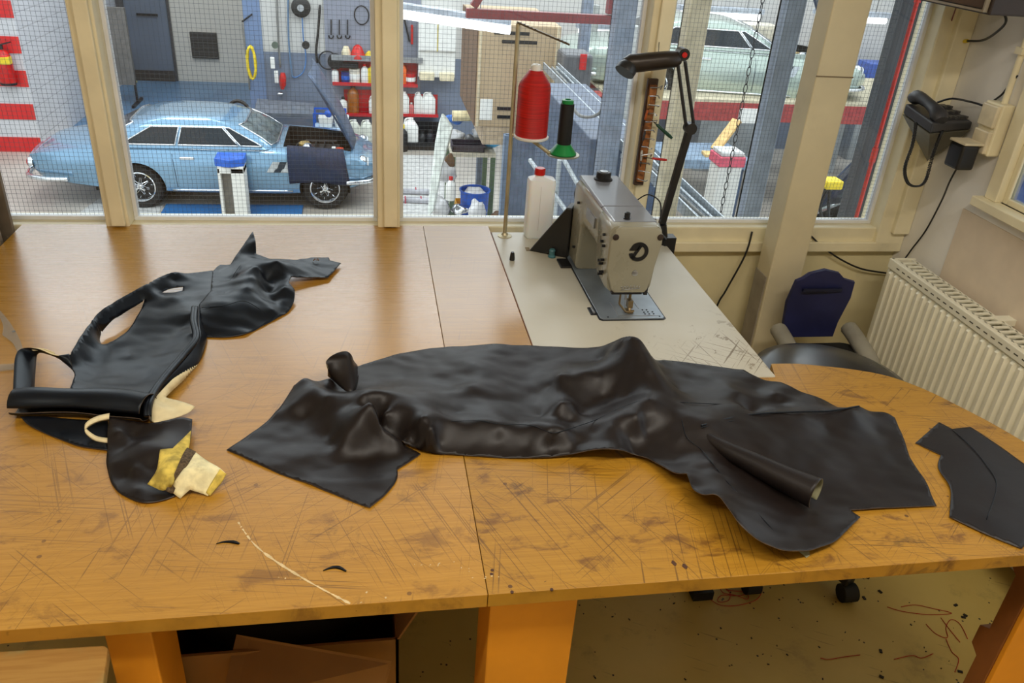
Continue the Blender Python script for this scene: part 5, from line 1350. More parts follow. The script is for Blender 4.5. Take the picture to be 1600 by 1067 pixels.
MB().slab([V(a.x, 15.4, HF+.62), V(b.x, 15.4, HF+.52+.1), V(b.x, 16.0, HF+.68), V(a.x, 16.0, HF+.74)], (0, 0, .05)).build('lid', mat('chest_lid', (104, 110, 120), .4), gb)
MB().box((a.x+.12, 15.39, HF+.40), (a.x+.45, 15.4, HF+.45)).build('yellow_strip', yellowp, gb)
MB().box((a.x+.12, 15.39, HF+.5), (a.x+.25, 15.4, HF+.56)).build('white_label', white, gb)
a, b = aty(490, 160, 15.2), aty(540, 192, 15.2)
ct = thing('parts_trolley', ((a.x+b.x)/2, 15.2, HF), 'blue framed trolley with white tubs behind the open bonnet', 'trolley')
x0, x1 = a.x, b.x
for X in (x0, x1):
    for Y in (15.05, 15.45):
        MB().box((X-.015, Y-.015, HF), (X+.015, Y+.015, HF+.78)).build('post', bluep, ct)
for z in (.12, .5, .77):
    MB().box((x0, 15.05, HF+z-.015), (x1, 15.45, HF+z+(.0 if z > .7 else .01))).build('shelf', mat('pale_blue_metal', (190, 214, 240), .4), ct) if z < .7 else MB().box((x0, 15.04, HF+z-.015), (x1, 15.06, HF+z+.015)).box((x0, 15.44, HF+z-.015), (x1, 15.46, HF+z+.015)).build('rail', bluep, ct)
for i, (xx, lab) in enumerate(((x0+.2, 'white tub at the left of the blue trolley'), (x0+.48, 'white tub at the right of the blue trolley'))):
    tag(MB().loft([rrect(xx, 15.25, .11, .14, .03, HF+.515), rrect(xx, 15.25, .13, .17, .03, HF+.68), rrect(xx, 15.25, .12, .16, .03, HF+.68), rrect(xx, 15.25, .1, .13, .03, HF+.53)]).build('tub', white, smooth=.6), lab, 'tub', 'trolley tubs')
tag(MB().ball((x0+.25, 15.25, HF+.73), .07, 12, 8).build('blue_bundle', bluep, smooth=3), 'small blue bundle on a trolley tub', 'bundle')

# stand post before the car
pc0 = V(-1.93, 11.78, HF)
po = thing('service_post', pc0, 'white metal service post with blue top before the blue car', 'post')
pm = mat('post_white', (222, 222, 216), .5, var=.03)
MB().box((-2.10, 11.68, HF), (-2.06, 12.0, HF+.80)).box((-1.92, 11.68, HF), (-1.74, 12.0, HF+.80)).box((-2.06, 11.9, HF), (-1.92, 12.0, HF+.8)).box((-2.1, 11.68, HF+.72), (-1.74, 12.0, HF+.82)).build('housing', pm, po, bevel=.01)
MB().prism([(-2.13, 11.72), (-1.93, 11.63), (-1.73, 11.72), (-1.73, 12.03), (-2.13, 12.03)], HF+.82, HF+.93).build('blue_cap', mat('blue_cap', (40, 96, 196), .4), po, bevel=.01)
MB().box((-2.06, 11.8, HF), (-1.92, 11.9, HF+.72)).build('slot', mat('slot_grey', (120, 116, 108), .6), po)

# hanging fluorescent tube
fl = thing('tube_lamp', aty(700, 25, 8.5), 'long white fluorescent tube lamp hanging in the hall', 'lamp')
a, b = aty(600, 17, 8.5), aty(797, 46, 8.5)
tubem = NT('hall_tube'); tubem.set(color=(1, 1, 1, 1), emit=(1, 1, 1, 1), estr=2.5)
MB().bar(a+V(0, .05, .06), b+V(0, .05, .06), .16, .06).build('housing', mat('lamp_grey', (176, 184, 196), .4), fl)
MB().cyl(a, b, .05, 14).build('tube', tubem.m, fl, smooth=.7)
MB().cyl(a+V(0, .05, .08), a+V(0, .05, 4), .006, 6).cyl(b+V(-.3, .05, .08), b+V(-.3, .05, 4), .006, 6).build('suspension', greycable, fl)

# crate cabinet hung by the window
cr = thing('plywood_crate', aty(810, 195, 9.5), 'large beige plywood crate with slots standing on a platform in the hall', 'crate')
cy = 9.5
p0, p1 = aty(742, 197, cy), aty(878, 42, cy)
crm = mat('beige_board', (178, 156, 126), .6, var=.05, scale=1.5); crd = mat('board_brown', (112, 88, 68), .7, var=.08, scale=2)
MB().box((p0.x, cy, p0.z), (p1.x, cy+1.6, p1.z)).build('body', crm, cr, bevel=.01)
MB().box((p0.x-.012, cy+.02, p0.z), (p0.x, cy+1.6, p1.z)).build('side_panel', crd, cr)
for px, py_ in ((812, 66), (800, 52), (790, 170), (790, 183)):
    s_ = aty(px, py_, cy-.005)
    MB().box((s_.x-(.2 if py_ < 100 else .1), cy-.006, s_.z-.018), (s_.x+(.2 if py_ < 100 else .1), cy+.001, s_.z+.018)).build('slot', black, cr)
for (xa, ya, xb, yb) in ((749, 155, 770, 187), (865, 50, 875, 126), (850, 170, 866, 190)):
    u, v = aty(xa, yb, cy), aty(xb, ya, cy)
    MB().box((u.x, cy-.006, u.z), (v.x, cy, v.z)).build('paper_note', white, cr)
for X in (p0.x+.01, p1.x-.05):
    MB().box((X, cy-.012, p0.z), (X+.03, cy, p1.z)).build('corner_batten', mat('batten', (206, 190, 160), .6), cr)
pl = thing('crate_platform', (p0.x+.5, cy+.5, HF), 'steel platform carrying the plywood crate', 'platform')
MB().box((p0.x+.1, cy+.02, p0.z-.22), (p1.x, cy+2.0, p0.z-.002)).build('beam', mat('platform_beige', (184, 164, 138), .6), pl)
for X, Y in ((p0.x+.35, 11.35), (p1.x-.1, cy+.1), (p1.x-.1, cy+1.35)):
        MB().box((X-.06, Y-.06, HF), (X+.06, Y+.06, p0.z-.22)).build('post', mat('post_blue_grey', (120, 130, 150), .5), pl)

# workbench with clutter under the crate
wx0, wx1, wy_ = aty(705, 240, 10.4).x, aty(775, 240, 10.4).x, 10.4
wzt = aty(740, 240, wy_).z
wbn = thing('workbench', ((wx0+wx1)/2, wy_+.4, HF), 'green framed workbench piled with car parts', 'workbench')
gm = mat('bench_green', (92, 112, 84), .6)
MB().box((wx0, wy_, wzt-.05), (wx1, wy_+.8, wzt)).build('top', mat('bench_top', (206, 198, 178), .6, dirt=.4), wbn)
for X in (wx0+.03, wx1-.03):
    for Y in (wy_+.04, wy_+.76):
        MB().box((X-.03, Y-.03, HF), (X+.03, Y+.03, wzt-.05)).build('leg', gm, wbn)
MB().box((wx0, wy_, HF+.45), (wx1, wy_+.8, HF+.48)).build('shelf', gm, wbn)
def crate(x, y, z, sx_, sy_, sz_, m, label, cat='tray'):
    t = thing(cat+'_box', (x, y, z), label, cat)
    MB().box((x-sx_/2, y-sy_/2, z), (x+sx_/2, y+sy_/2, z+.01)).box((x-sx_/2, y-sy_/2, z), (x+sx_/2, y-sy_/2+.012, z+sz_)).box((x-sx_/2, y+sy_/2-.012, z), (x+sx_/2, y+sy_/2, z+sz_)).box((x-sx_/2, y-sy_/2, z), (x-sx_/2+.012, y+sy_/2, z+sz_)).box((x+sx_/2-.012, y-sy_/2, z), (x+sx_/2, y+sy_/2, z+sz_)).build('walls', m, t)
    MB().box((x-sx_/2-.01, y-sy_/2-.012, z+sz_-.02), (x+sx_/2+.01, y-sy_/2, z+sz_)).build('rim', m, t)
crate(wx0+.23, wy_+.2, wzt, .42, .3, .09, mat('tray_dark', (62, 52, 62), .5), 'dark parts tray at the front of the workbench')
crate(wx0+.3, wy_+.35, HF+.481, .36, .4, .17, mat('crate_amber', (206, 150, 40), .5), 'amber crate on the lower shelf of the workbench', 'crate')
def blob(x, y, z, r, m, label, cat, s3=(1, 1, 1), seed=0):
    mb = MB().ball((x, y, z), r, 14, 10, s3); rn = random.Random(seed)
    mb.v = [tuple(Vector((x, y, z))+(Vector(p)-Vector((x, y, z)))*(1+.22*math.sin(p[0]*31+seed)*math.cos(p[2]*37+p[1]*23))) for p in mb.v]
    lo = min(p[2] for p in mb.v)
    return tag(mb.build(cat.replace(' ', '_'), m, smooth=3), label, cat)
bag = mat('plastic_bag', (214, 214, 216), .35, var=.1, scale=8); greyp = mat('alloy_casting', (140, 140, 142), .45, .5, var=.2, scale=9)
blob(wx0+.12, wy_+.52, wzt+.09, .10, bag, 'crumpled white bag at the back of the workbench', 'plastic bag', (1.2, 1, .8), 1)
blob(wx0+.46, wy_+.6, wzt+.10, .12, bag, 'white bundle beside the blue bag on the workbench', 'bundle', (1.1, 1, .7), 2)
blob(wx0+.56, wy_+.3, wzt+.075, .1, mat('cyan_bag', (60, 160, 214), .4), 'bright blue bag at the right of the workbench', 'blue bag', (1.3, 1, .7), 3)
blob(wx0+.29, wy_+.45, wzt+.07, .065, greyp, 'grey metal casting on top of the workbench pile', 'metal casting', (1, 1, .9), 4)
blob(wx0+.10, wy_+.72, wzt+.26, .10, mat('cloth_blue', (60, 110, 190), .7), 'blue cloth at the top of the workbench pile', 'blue cloth', (1.6, .8, .6), 5)
u = aty(707, 181, wy_+.6); v = aty(737, 181, wy_+.6)
rl = thing('paper_roll', u, 'cream paper roll lying on the workbench pile', 'roll')
MB().cyl(u, v, .07, 16).build('paper', mat('cream_paper', (240, 226, 184), .8), rl, smooth=.7)
MB().cyl(u-V(.004, 0, 0), v+V(.004, 0, 0), .02, 12).build('core', card, rl)
bkx = aty(741, 320, 10.2)
bk = thing('blue_bin', (bkx.x, 10.2, HF), 'round blue bin in front of the workbench', 'bin')
bkz = aty(741, 298, 10.2).z
MB().lathe((bkx.x, 10.2, HF), [(0, 0), (.15, 0), (.19, bkz-HF), (.205, bkz-HF+.005), (.205, bkz-HF+.02), (.185, bkz-HF+.02), (.15, .05), (0, .05)], 24).build('body', bluep, bk, smooth=.7)
blob(bkx.x, 10.2, bkz-.02, .13, bag, 'crumpled paper filling the blue bin', 'paper waste', (1.1, 1.1, .5), 6)
for i, (px, py_, r, m, lab, cat, s3) in enumerate(((688, 325, .15, bag, 'grey plastic wrapped part left of the blue bin', 'wrapped part', (.8, .7, 1.1)), (720, 328, .10, chrome, 'shiny chrome part before the blue bin', 'chrome part', (1.2, 1, .7)), (745, 332, .14, bag, 'wrapped part leaning on the blue bin', 'wrapped bundle', (.8, .7, 1.2)), (698, 270, .13, bag, 'white canister like bundle under the workbench corner', 'white bundle', (1, .8, 1.1)), (705, 345, .12, greyp, 'grey casting at the bottom of the parts pile', 'grey casting', (1.4, 1, .6)), (774, 340, .09, mat('brown_part', (112, 84, 60), .6), 'brown part at the right of the parts pile', 'brown part', (.7, 1, 1.1)), (703, 252, .08, mat('brown_part', (112, 84, 60), .6), 'brown part hanging by the workbench leg', 'brown bracket', (.8, .7, 1.2)))):
    yy = (9.75 if cat == 'wrapped bundle' else 10.0) if py_ > 300 else 10.25
    p = aty(px, py_, yy)
    blob(p.x, yy, p.z, r, m, lab, cat, s3, 10+i)
p = aty(704, 300, 9.95)
container('bottle', p.x, 9.95, p.z-.1, .13, .3, white, redp, 'white bottle standing in the parts pile', 'bottle')
# leaning white car panel
f0 = [aty(x, y, 9.9+d) for x, y, d in ((690, 178, .35), (697, 185, .35), (706, 200, .3), (703, 215, .27), (690, 260, .15), (683, 300, .05), (676, 330, -.05), (670, 338, -.08), (668, 330, -.05), (672, 290, .08), (680, 220, .25), (686, 190, .33))]
tag(MB().slab(f0, (.02, .04, 0)).build('leaning_fender', mat('primer_white', (226, 232, 226), .45), bevel=.004), 'curved white car body panel leaning by the workbench', 'car panel')
for i, (px, py_, lab) in enumerate(((640, 298, 'wrapped grey trim strip lying on the hall floor'), (648, 312, 'second wrapped trim strip lying on the hall floor'))):
    p = atz(px, py_, HF+.05)
    t = thing('trim_strip', p, lab, 'trim strip')
    MB().bar(p+V(-.35, .03*i, 0), p+V(.32, -.05, 0), .1, .08).build('strip', mat('wrap_grey', (180, 180, 186), .5), t, bevel=.02)
    for dx in (-.15, .1):
        MB().cb(p+V(dx, 0, 0), (.02, .115, .09)).build('tape', mat('tape_red', (170, 60, 80), .5), t)
# red beam frame in the upper view
rbm = mat('oxide_red', (130, 62, 66), .5, var=.06)
a, b = aty(850, 26, 6), aty(962, 26, 6)
bf = thing('red_beam', ((a.x+b.x)/2, 6, a.z), 'oxide red steel frame high beyond the glass', 'beam')
MB().box((a.x-.55, 5.97, a.z-.03), (b.x, 6.03, a.z+.03)).build('lower_beam', rbm, bf)
MB().box((b.x-.07, 5.96, a.z+.04), (b.x, 6.04, a.z+1.2)).build('upright', rbm, bf)
MB().box((a.x-.55, 5.97, a.z+.28), (b.x-.2, 6.03, a.z+.33)).build('upper_beam', rbm, bf)
MB().bar((a.x-.5, 6.02, a.z+.04), (a.x-.2, 6.02, a.z+.5), .05, .05).build('brace', rbm, bf)
# vertical posts beyond the window
def post(pxa, pxb, pyr, Y, m, label, zt_=HT):
    u, v = aty(pxa, pyr, Y), aty(pxb, pyr, Y)
    t = thing('hall_column', ((u.x+v.x)/2, Y, HF), label, 'column')
    w_ = v.x-u.x
    MB().box((u.x, Y, HF), (v.x, Y+.02, zt_)).box((u.x, Y+.02, HF), (u.x+.025, Y+w_, zt_)).box((v.x-.025, Y+.02, HF), (v.x, Y+w_, zt_)).box((u.x, Y+w_-.02, HF), (v.x, Y+w_, zt_)).build('shaft', m, t, bevel=.004)
    MB().box((u.x-.05, Y-.05, HF), (v.x+.05, Y+w_+.05, HF+.03)).build('base_plate', m, t)
post(955, 985, 100, 5.2, mat('steel_blue', (120, 130, 146), .4), 'pale blue steel column left of the work lamp')
post(903, 918, 100, 12, mat('steel_blue', (120, 130, 146), .4), 'thin pale blue column behind the black spool')
post(783, 797, 300, 9.0, mat('steel_blue2', (120, 136, 158), .4), 'pale blue upright right of the workbench', aty(790, 212, 9.0).z)
post(1078, 1110, 20, 4.2, mat('beige_steel', (176, 166, 142), .5), 'beige steel column beyond the glass right of the work lamp')
post(1212, 1240, 100, 3.4, mat('steel_blue', (120, 130, 146), .4), 'pale blue upright just left of the cream column')
dkw = aty(1345, 150, 3.0)
dw = thing('dark_pillar', (2.3, 3.1, HF), 'dark grey pillar behind the right end of the window', 'pillar')
dx0, dx1 = aty(1318, 340, 3.0).x, aty(1372, 340, 3.0).x
MB().box((dx0, 3.0, HF), (dx1+.04, 3.05, HT)).build('shaft', mat('dark_slate', (74, 78, 84), .55, var=.05, scale=2), dw)
MB().box((dx0-.05, 2.95, HF), (dx1+.1, 3.1, HF+.03)).build('base_plate', darkmetal, dw)
rp = thing('red_pipe', (0, 0, 0), 'red pipe running down the dark pillar', 'pipe')
xr = aty(1349, 300, 2.95).x
rp.location = (xr, 2.95, HF); rp['_org'] = (xr, 2.95, HF)
MB().cyl((xr, 2.95, HF), (xr, 2.95, HT), .008, 12).build('pipe', mat('pipe_red', (186, 40, 30), .4), rp, smooth=.7)
for z in (.9, 1.5, .3):
    MB().cyl((xr, 2.95, z), (xr, 2.95, z+.06), .012, 12).build('coupling', mat('pipe_red', (186, 40, 30), .4), rp, smooth=.7)
MB().box((aty(1372, 300, 2.97).x, 2.93, HF), (aty(1388, 300, 2.97).x, 2.995, HT)).build('side_flange', mat('flange_grey', (128, 136, 144), .5), dw)
bcx = aty(1583, 305, 3.9)
bcb = thing('blue_cabinet', (bcx.x, 3.9, HF), 'blue steel cabinet seen through the side window', 'cabinet')
MB().box((bcx.x-.3, 3.7, HF), (bcx.x+.6, 4.2, bcx.z+.25)).build('body', mat('cabinet_blue', (60, 92, 170), .5, var=.2, scale=3), bcb, bevel=.01)
MB().box((bcx.x-.27, 3.68, HF+.1), (bcx.x+.57, 3.7, bcx.z+.2)).build('door', mat('cabinet_blue2', (74, 110, 186), .5, var=.2, scale=3), bcb)
# cable trays running along the hall
def tray(px, py_, z, w_, label, y1=8.5):
    c = atz(px, py_, z)
    t = thing('cable_tray', (c.x, c.y, z), label, 'cable tray')
    MB().box((c.x-w_/2, 3.6, z-.01), (c.x+w_/2, y1, z)).box((c.x-w_/2, 3.6, z), (c.x-w_/2+.01, y1, z+.06)).box((c.x+w_/2-.01, 3.6, z), (c.x+w_/2, y1, z+.06)).build('channel', galv, t)
    for k in range(3):
        pts = [V(c.x-w_*.3+w_*.3*k+.01*math.sin(j*1.3+k), 3.62+j*(y1-3.65)/10, z+.012+.006*k) for j in range(11)]
        MB().tube(pts, .011, 6).build('wire', (white, greycable, galv)[k], t, smooth=3)
    for y in (3.8, 5.45, 7.7):
        MB().box((c.x-w_/2-.02, y, z-.04), (c.x+w_/2+.02, y+.04, z-.01)).box((c.x-.02, y, HF), (c.x+.02, y+.04, z-.04)).build('support', galv, t)
tray(985, 232, .2, .16, 'galvanised cable tray running past the black spool')
tray(1090, 335, .0, .12, 'lower galvanised cable tray beyond the right mullion')
u = aty(930, 200, 6.2)
du = thing('air_duct', (u.x, 6.2, HF), 'blue grey sheet metal enclosure beside the cable tray', 'enclosure')
a, b = aty(918, 260, 5.6), aty(975, 345, 5.6)
MB().box((a.x, 5.6, HF), (b.x+.1, 7.5, a.z+.2)).build('body', mat('sheet_blue', (78, 90, 110), .5), du, bevel=.01)
MB().box((a.x+.12, 5.59, a.z-.35), (a.x+.2, 5.6, a.z-.1)).build('slot', black, du)
for i in range(4):
    x = a.x-.6+i*.22
    pass
# railing frame left of the bottle / behind spool
rl_ = thing('guard_rail', (1.3, 7.2, HF), 'grey tubular guard rail seen behind the white bottle', 'rail')
rm_ = mat('rail_grey', (170, 176, 180), .4, .4)
ra, rb_ = aty(828, 250, 5.4), aty(885, 330, 4.8)
MB().cyl(ra, rb_, .015, 8).cyl(aty(870, 230, 5.3), aty(935, 345, 4.6), .015, 8).cyl(aty(874, 250, 5.0), V(aty(874, 345, 5.0).x, 5.0, HF), .015, 8).build('tube', rm_, rl_, smooth=.7)
MB().box((aty(800, 215, 8.8).x, 8.8, HF), (aty(860, 215, 8.8).x, 8.86, aty(800, 215, 8.8).z)).build('panel', mat('panel_blue', (88, 98, 116), .5), rl_)
# dark machine between crate and column
mk = thing('drill_press', aty(890, 140, 9.0), 'grey workshop drill press right of the plywood crate', 'machine')
a = aty(893, 120, 9.0)
MB().box((a.x-.12, 8.9, a.z-.25), (a.x+.2, 9.3, a.z+.25)).build('head', mat('machine_dark', (90, 92, 96), .5), mk, bevel=.03)
MB().cyl((a.x+.02, 9.25, HF), (a.x+.02, 9.25, a.z-.2), .05, 12).build('column', steel, mk, smooth=.7)
MB().cyl((a.x, 8.98, a.z-.25), (a.x, 8.98, a.z-.5), .03, 10).build('quill', black, mk, smooth=.7)
MB().box((a.x-.2, 8.8, HF), (a.x+.25, 9.5, HF+.06)).build('foot', darkmetal, mk)
MB().box((a.x+.05, 8.88, a.z+.1), (a.x+.12, 8.9, a.z+.26)).build('red_label', redp, mk)
tag(MB().tube(smooth_path([aty(895, 168, 6.0), aty(905, 180, 5.9), aty(920, 183, 5.8), aty(935, 178, 5.7), aty(945, 165, 5.7)]), .012, 6).build('hanging_cable', greycable, smooth=3), 'pale cable sagging above the cable tray', 'cable')
# ================================================================== cars
def paint(name, c, rough=.22):
    t = NT(name); p = t.obj()
    t.set(color=t.mix(t.ramp(t.noise(p, 2, 2), .3, .7), tuple(q*.92 for q in rgb(*c)[:3])+(1,), rgb(*c)), rough=rough, metal=.45, coat=.8, coat_rough=.04)
    return t.m
carglass = NT('car_glass'); carglass.set(color=(.02, .025, .03, 1), rough=.06, spec=.3); carglass = carglass.m
ST = [(-2.82, .50, .50, .70), (-2.78, .62, .42, .76), (-2.62, .73, .36, .82), (-2.3, .80, .31, .87), (-1.9, .845, .27, .91), (-1.32, .865, .24, .935), (-.6, .865, .21, .93), (.1, .865, .20, .925), (.7, .865, .20, .92), (1.05, .86, .21, .905), (1.33, .85, .23, .885), (1.65, .83, .27, .845), (1.88, .78, .33, .79), (2.0, .70, .39, .73), (2.07, .54, .45, .66)]
def car_ring(x, w, zb, zt):
    zm = zb+(zt-zb)*.62
    h = [(0, zb), (w*.78, zb), (w*.93, zb+.06), (w*.985, zb+(zm-zb)*.55), (w, zm), (w*.985, zm+(zt-zm)*.45), (w*.93, zt-(zt-zm)*.2), (w*.82, zt-.012), (w*.55, zt+.012), (0, zt+.022)]
    return [V(x, -y, z) for y, z in h]+[V(x, y, z) for y, z in h[-2:0:-1]]
def interp_st(x):
    for a, b in zip(ST, ST[1:]):
        if a[0] <= x <= b[0]:
            t = (x-a[0])/(b[0]-a[0])
            return [a[i]+(b[i]-a[i])*t for i in range(4)]
    return ST[-1]
def side_y(x, z):                     # half width of the body at x, z
    r = car_ring(*interp_st(x)); r = r[:10]
    for a, b in zip(r, r[1:]):
        if a.z <= z <= b.z: return -(a.y+(b.y-a.y)*(z-a.z)/max(1e-6, b.z-a.z))
    return interp_st(x)[1]
def cutter(name, mb):
    me = bpy.data.meshes.new(name); me.from_pydata([tuple(p) for p in mb.v], [], mb.f); me.update()
    bm = bmesh.new(); bm.from_mesh(me); bmesh.ops.recalc_face_normals(bm, faces=bm.faces); bm.to_mesh(me); bm.free()
    o = bpy.data.objects.new(name, me); col.objects.link(o); return o
def boolean(o, cuts):
    for c in cuts:
        md = o.modifiers.new('cut', 'BOOLEAN'); md.operation = 'DIFFERENCE'; md.object = c; md.solver = 'EXACT'
    dg = bpy.context.evaluated_depsgraph_get()
    me = bpy.data.meshes.new_from_object(o.evaluated_get(dg))
    o.modifiers.clear(); old = o.data; o.data = me; me.name = old.name
    for c in cuts: bpy.data.objects.remove(c)
    me.shade_smooth(); me.set_sharp_from_angle(angle=.55)
def make_car(label, body, open_bonnet=True, cover=True, group='parked cars'):
    R = thing('classic_car', (0, 0, 0), label, 'car')
    xs = np.concatenate([np.linspace(-2.82, -2.6, 6), np.linspace(-2.5, 1.7, 34), np.linspace(1.78, 2.07, 8)])
    P = np.array(ST)
    rings = []
    for x in xs:
        # smooth the stations
        v = [float(np.mean([np.interp(x+d, P[:, 0], P[:, k]) for d in (-.08, -.04, 0, .04, .08)])) for k in (1, 2, 3)]
        rings.append(car_ring(float(x), *v))
    bo_ = MB().loft(rings).build('body', body, R, smooth=.55)
    cuts = []
    for x in (-1.32, 1.33):
        for s in (-1, 1):
            cuts.append(cutter('c', MB().cyl((x, s*.55, .335), (x, s*1.2, .335), .375, 28)))
    if open_bonnet: cuts.append(cutter('c', MB().loft([[V(.74, -.6, .58), V(1.72, -.5, .58), V(1.72, .5, .58), V(.74, .6, .58)], [V(.74, -.62, 1.3), V(1.74, -.52, 1.3), V(1.74, .52, 1.3), V(.74, .62, 1.3)]])))
    boolean(bo_, cuts)
    bo_.data.materials.append(mat('bay_dark', (30, 26, 24), .8))
    for p in bo_.data.polygons:
        c = p.center
        if (open_bonnet and .735 < c.x < 1.745 and abs(c.y) < .625 and c.z < .9 and c.z > .57 and abs(p.normal.z) < .75) or (c.z > .5 and abs(c.z-.58) < .01 and p.normal.z > .9): p.material_index = 1
        if any(abs(math.hypot(c.x-x_, c.z-.335)-.375) < .02 for x_ in (-1.32, 1.33)) and abs(p.normal.y) < .5: p.material_index = 1
    # cabin: rings from the belt up to the roof (x rear, x front, half width, z)
    lv = [(-1.98, .70, .765, .905), (-1.72, .50, .715, 1.05), (-1.44, .22, .64, 1.20), (-1.24, .03, .585, 1.262), (-1.05, -.10, .50, 1.298), (-.85, -.25, .38, 1.312)]
    def plan(xr, xf, w, z):
        pts = []
        m = 10
        cr_ = min(.34, w*.8)
        for (cx, cy, a0_) in ((xf-cr_*.8, w-cr_, 0), (xr+cr_*.8, w-cr_, PI/2), (xr+cr_*.8, -(w-cr_), PI), (xf-cr_*.8, -(w-cr_), 1.5*PI)):
            for j in range(m+1):
                a_ = a0_+j/m*PI/2
                pts.append(V(cx+math.cos(a_)*cr_*.8, cy+math.sin(a_)*cr_, z))
        return pts
    L = []
    LV = np.array(lv)
    for t in np.linspace(0, 5, 19):
        L.append([float(np.interp(t, range(6), LV[:, k])) for k in range(4)])
    MB().loft([plan(*l) for l in L]).build('roof', body, R, smooth=.7)
    def cab(z):
        return [float(np.interp(z, LV[:, 3], LV[:, k])) for k in range(3)]
    def panes(name, quad, m=carglass, out=.006):
        return quad
    # side glass
    for s in (-1, 1):
        def sp(x, z): return V(x, s*(cab(z)[2]+.007), z)
        def glass(poly, nm):
            g = MB(); zs = np.linspace(.955, 1.19, 6); rows = []
            for z in zs:
                t = (z-.955)/(1.19-.955)
                xa = poly[0]+(poly[3]-poly[0])*t; xb = poly[1]+(poly[2]-poly[1])*t
                rows.append([sp(xa+(xb-xa)*k/6, z) for k in range(7)])
            g.loft(rows, closed=False)
            o = g.build(nm, carglass, R, solid=.004)
            fr_ = []
            for z in zs: fr_.append(rows[list(zs).index(z)][0])
            ring_ = [r[0] for r in rows]+rows[-1][1:]+[r[-1] for r in rows[-2::-1]]+rows[0][-2:0:-1]
            MB().tube([p+V(0, s*.004, 0) for p in ring_], .011, 5, cyc=True).build('chrome_frame', chrome, o, smooth=3)
        glass((-.72, .12, -.10, -.66), 'door_window')
        glass((.15, .46, .0, -.07), 'quarter_light')
        glass((-1.50, -.76, -.70, -1.08), 'rear_side_window')
    # windscreen and rear screen
    for (sg, nm) in ((1, 'windscreen'), (-1, 'rear_window')):
        rows = []
        for z in np.linspace(.95 if sg > 0 else .97, 1.21, 6):
            xr, xf, w = cab(z)
            row = []
            for k in range(-6, 7):
                yy = k/6*(w-.10)
                cr_ = min(.34, w*.8); ex = max(0, abs(yy)-(w-cr_))/cr_
                bend = cr_*.8*(1-math.sqrt(max(0, 1-ex*ex)))
                row.append(V((xf-bend+.012) if sg > 0 else (xr+bend-.012), yy, z))
            rows.append(row)
        g = MB().loft(rows, closed=False).build(nm, carglass if sg < 0 else mat('screen_glass', (96, 106, 108), .08, var=.3, scale=5), R, solid=.004)
        ring_ = [r[0] for r in rows]+rows[-1][1:]+[r[-1] for r in rows[-2::-1]]+rows[0][-2:0:-1]
        MB().tube(ring_, .014, 5, cyc=True).build('chrome_frame', chrome, g, smooth=3)
    # wheels
    for x in (-1.32, 1.33):
        for s in (-1, 1):
            w = thing('wheel', (x, s*.70, .33), None, None)
            w.parent = R; w.location = (x, s*.70, .33); w['_org'] = (x, s*.70, .33)
            c = V(x, s*.70, .33); k = s
            MB().lathe(c, [(.2, -.09*k), (.30, -.10*k), (.328, -.07*k), (.33, 0), (.328, .07*k), (.30, .10*k), (.21, .095*k), (.20, .05*k)], 36, 'Y').build('tyre', blackmat, w, smooth=.7)
            MB().lathe(c, [(.21, .03*k), (.222, .10*k), (.208, .105*k), (.19, .08*k), (.18, .05*k), (.17, .02*k)], 36, 'Y').build('rim', chrome, w, smooth=.7)
            MB().lathe(c, [(0, -.02*k), (.19, -.02*k), (.19, .0), (0, .0)], 24, 'Y').build('brake_disc', mat('wheel_dark', (40, 40, 42), .5), w)
            MB().lathe(c, [(0, .11*k), (.03, .11*k), (.05, .09*k), (.06, .05*k), (.06, .0)], 20, 'Y').build('hub', chrome, w, smooth=.7)
            sp_ = MB()
            for i in range(28):
                a = i*2*PI/28; b_ = a+(.35 if i % 2 else -.35)
                sp_.cyl(c+V(math.cos(a)*.055, (.07 if i % 4 < 2 else .02)*k, math.sin(a)*.055), c+V(math.cos(b_)*.19, (.03 if i % 4 < 2 else .06)*k, math.sin(b_)*.19), .004, 4)
            sp_.build('spokes', chrome, w)
            sn = MB()
            for i in range(3):
                a = PI/2+i*2*PI/3
                sn.bar(c+V(0, .115*k, 0), c+V(math.cos(a)*.085, .115*k, math.sin(a)*.085), .03, .02)
            sn.build('spinner', chrome, w)
            # inner wheel well
    MB().box((-2.0, -.55, .19), (1.7, .55, .32)).build('underbody', blackmat, R)
    for x in (-1.32, 1.33):
        for s in (-1, 1):
            MB().lathe((x, s*.56, .335), [(0, 0), (.37, 0), (.37, .012*s), (0, .012*s)], 28, 'Y').build('wheel_well', mat('well_dark', (24, 23, 22), .9), R)
    # trim
    for s in (-1, 1):
        MB().tube([V(x, s*(side_y(x, .30)+.006), .30) for x in np.linspace(-.86, .86, 14)], .014, 6).build('sill_trim', chrome, R, smooth=3)
        for x0_, x1_ in ((.20, .20), (-.80, -.80)):
            MB().tube([V(x0_+(.02*math.sin(z*4)), s*(side_y(x0_, z)+.001), z) for z in np.linspace(.34, .90, 9)], .005, 5).build('door_gap', mat('gap_dark', (20, 40, 60), .6), R, smooth=3)
        y_ = side_y(-.62, .78)
        MB().cb((-.60, s*(y_+.012), .79), (.2, .03, .035)).build('door_handle', chrome, R, bevel=.008)
        for i in range(3):
            x = .50+i*.10
            MB().slab([V(x, s*(side_y(x, .62)+.004), .60), V(x+.13, s*(side_y(x, .62)+.004), .60), V(x+.20, s*(side_y(x, .7)+.004), .76), V(x+.10, s*(side_y(x, .7)+.004), .76)], (0, s*.008, 0)).build('side_vent', mat('vent_metal', (190, 196, 200), .3, .7) if i != 1 else mat('gap_dark2', (34, 44, 54), .6), R)
        # headlamp, tail lamp
        MB().ball((1.90, s*.60, .70), .10, 16, 10, (.8, 1, 1)).build('headlamp', chrome, R, smooth=3)
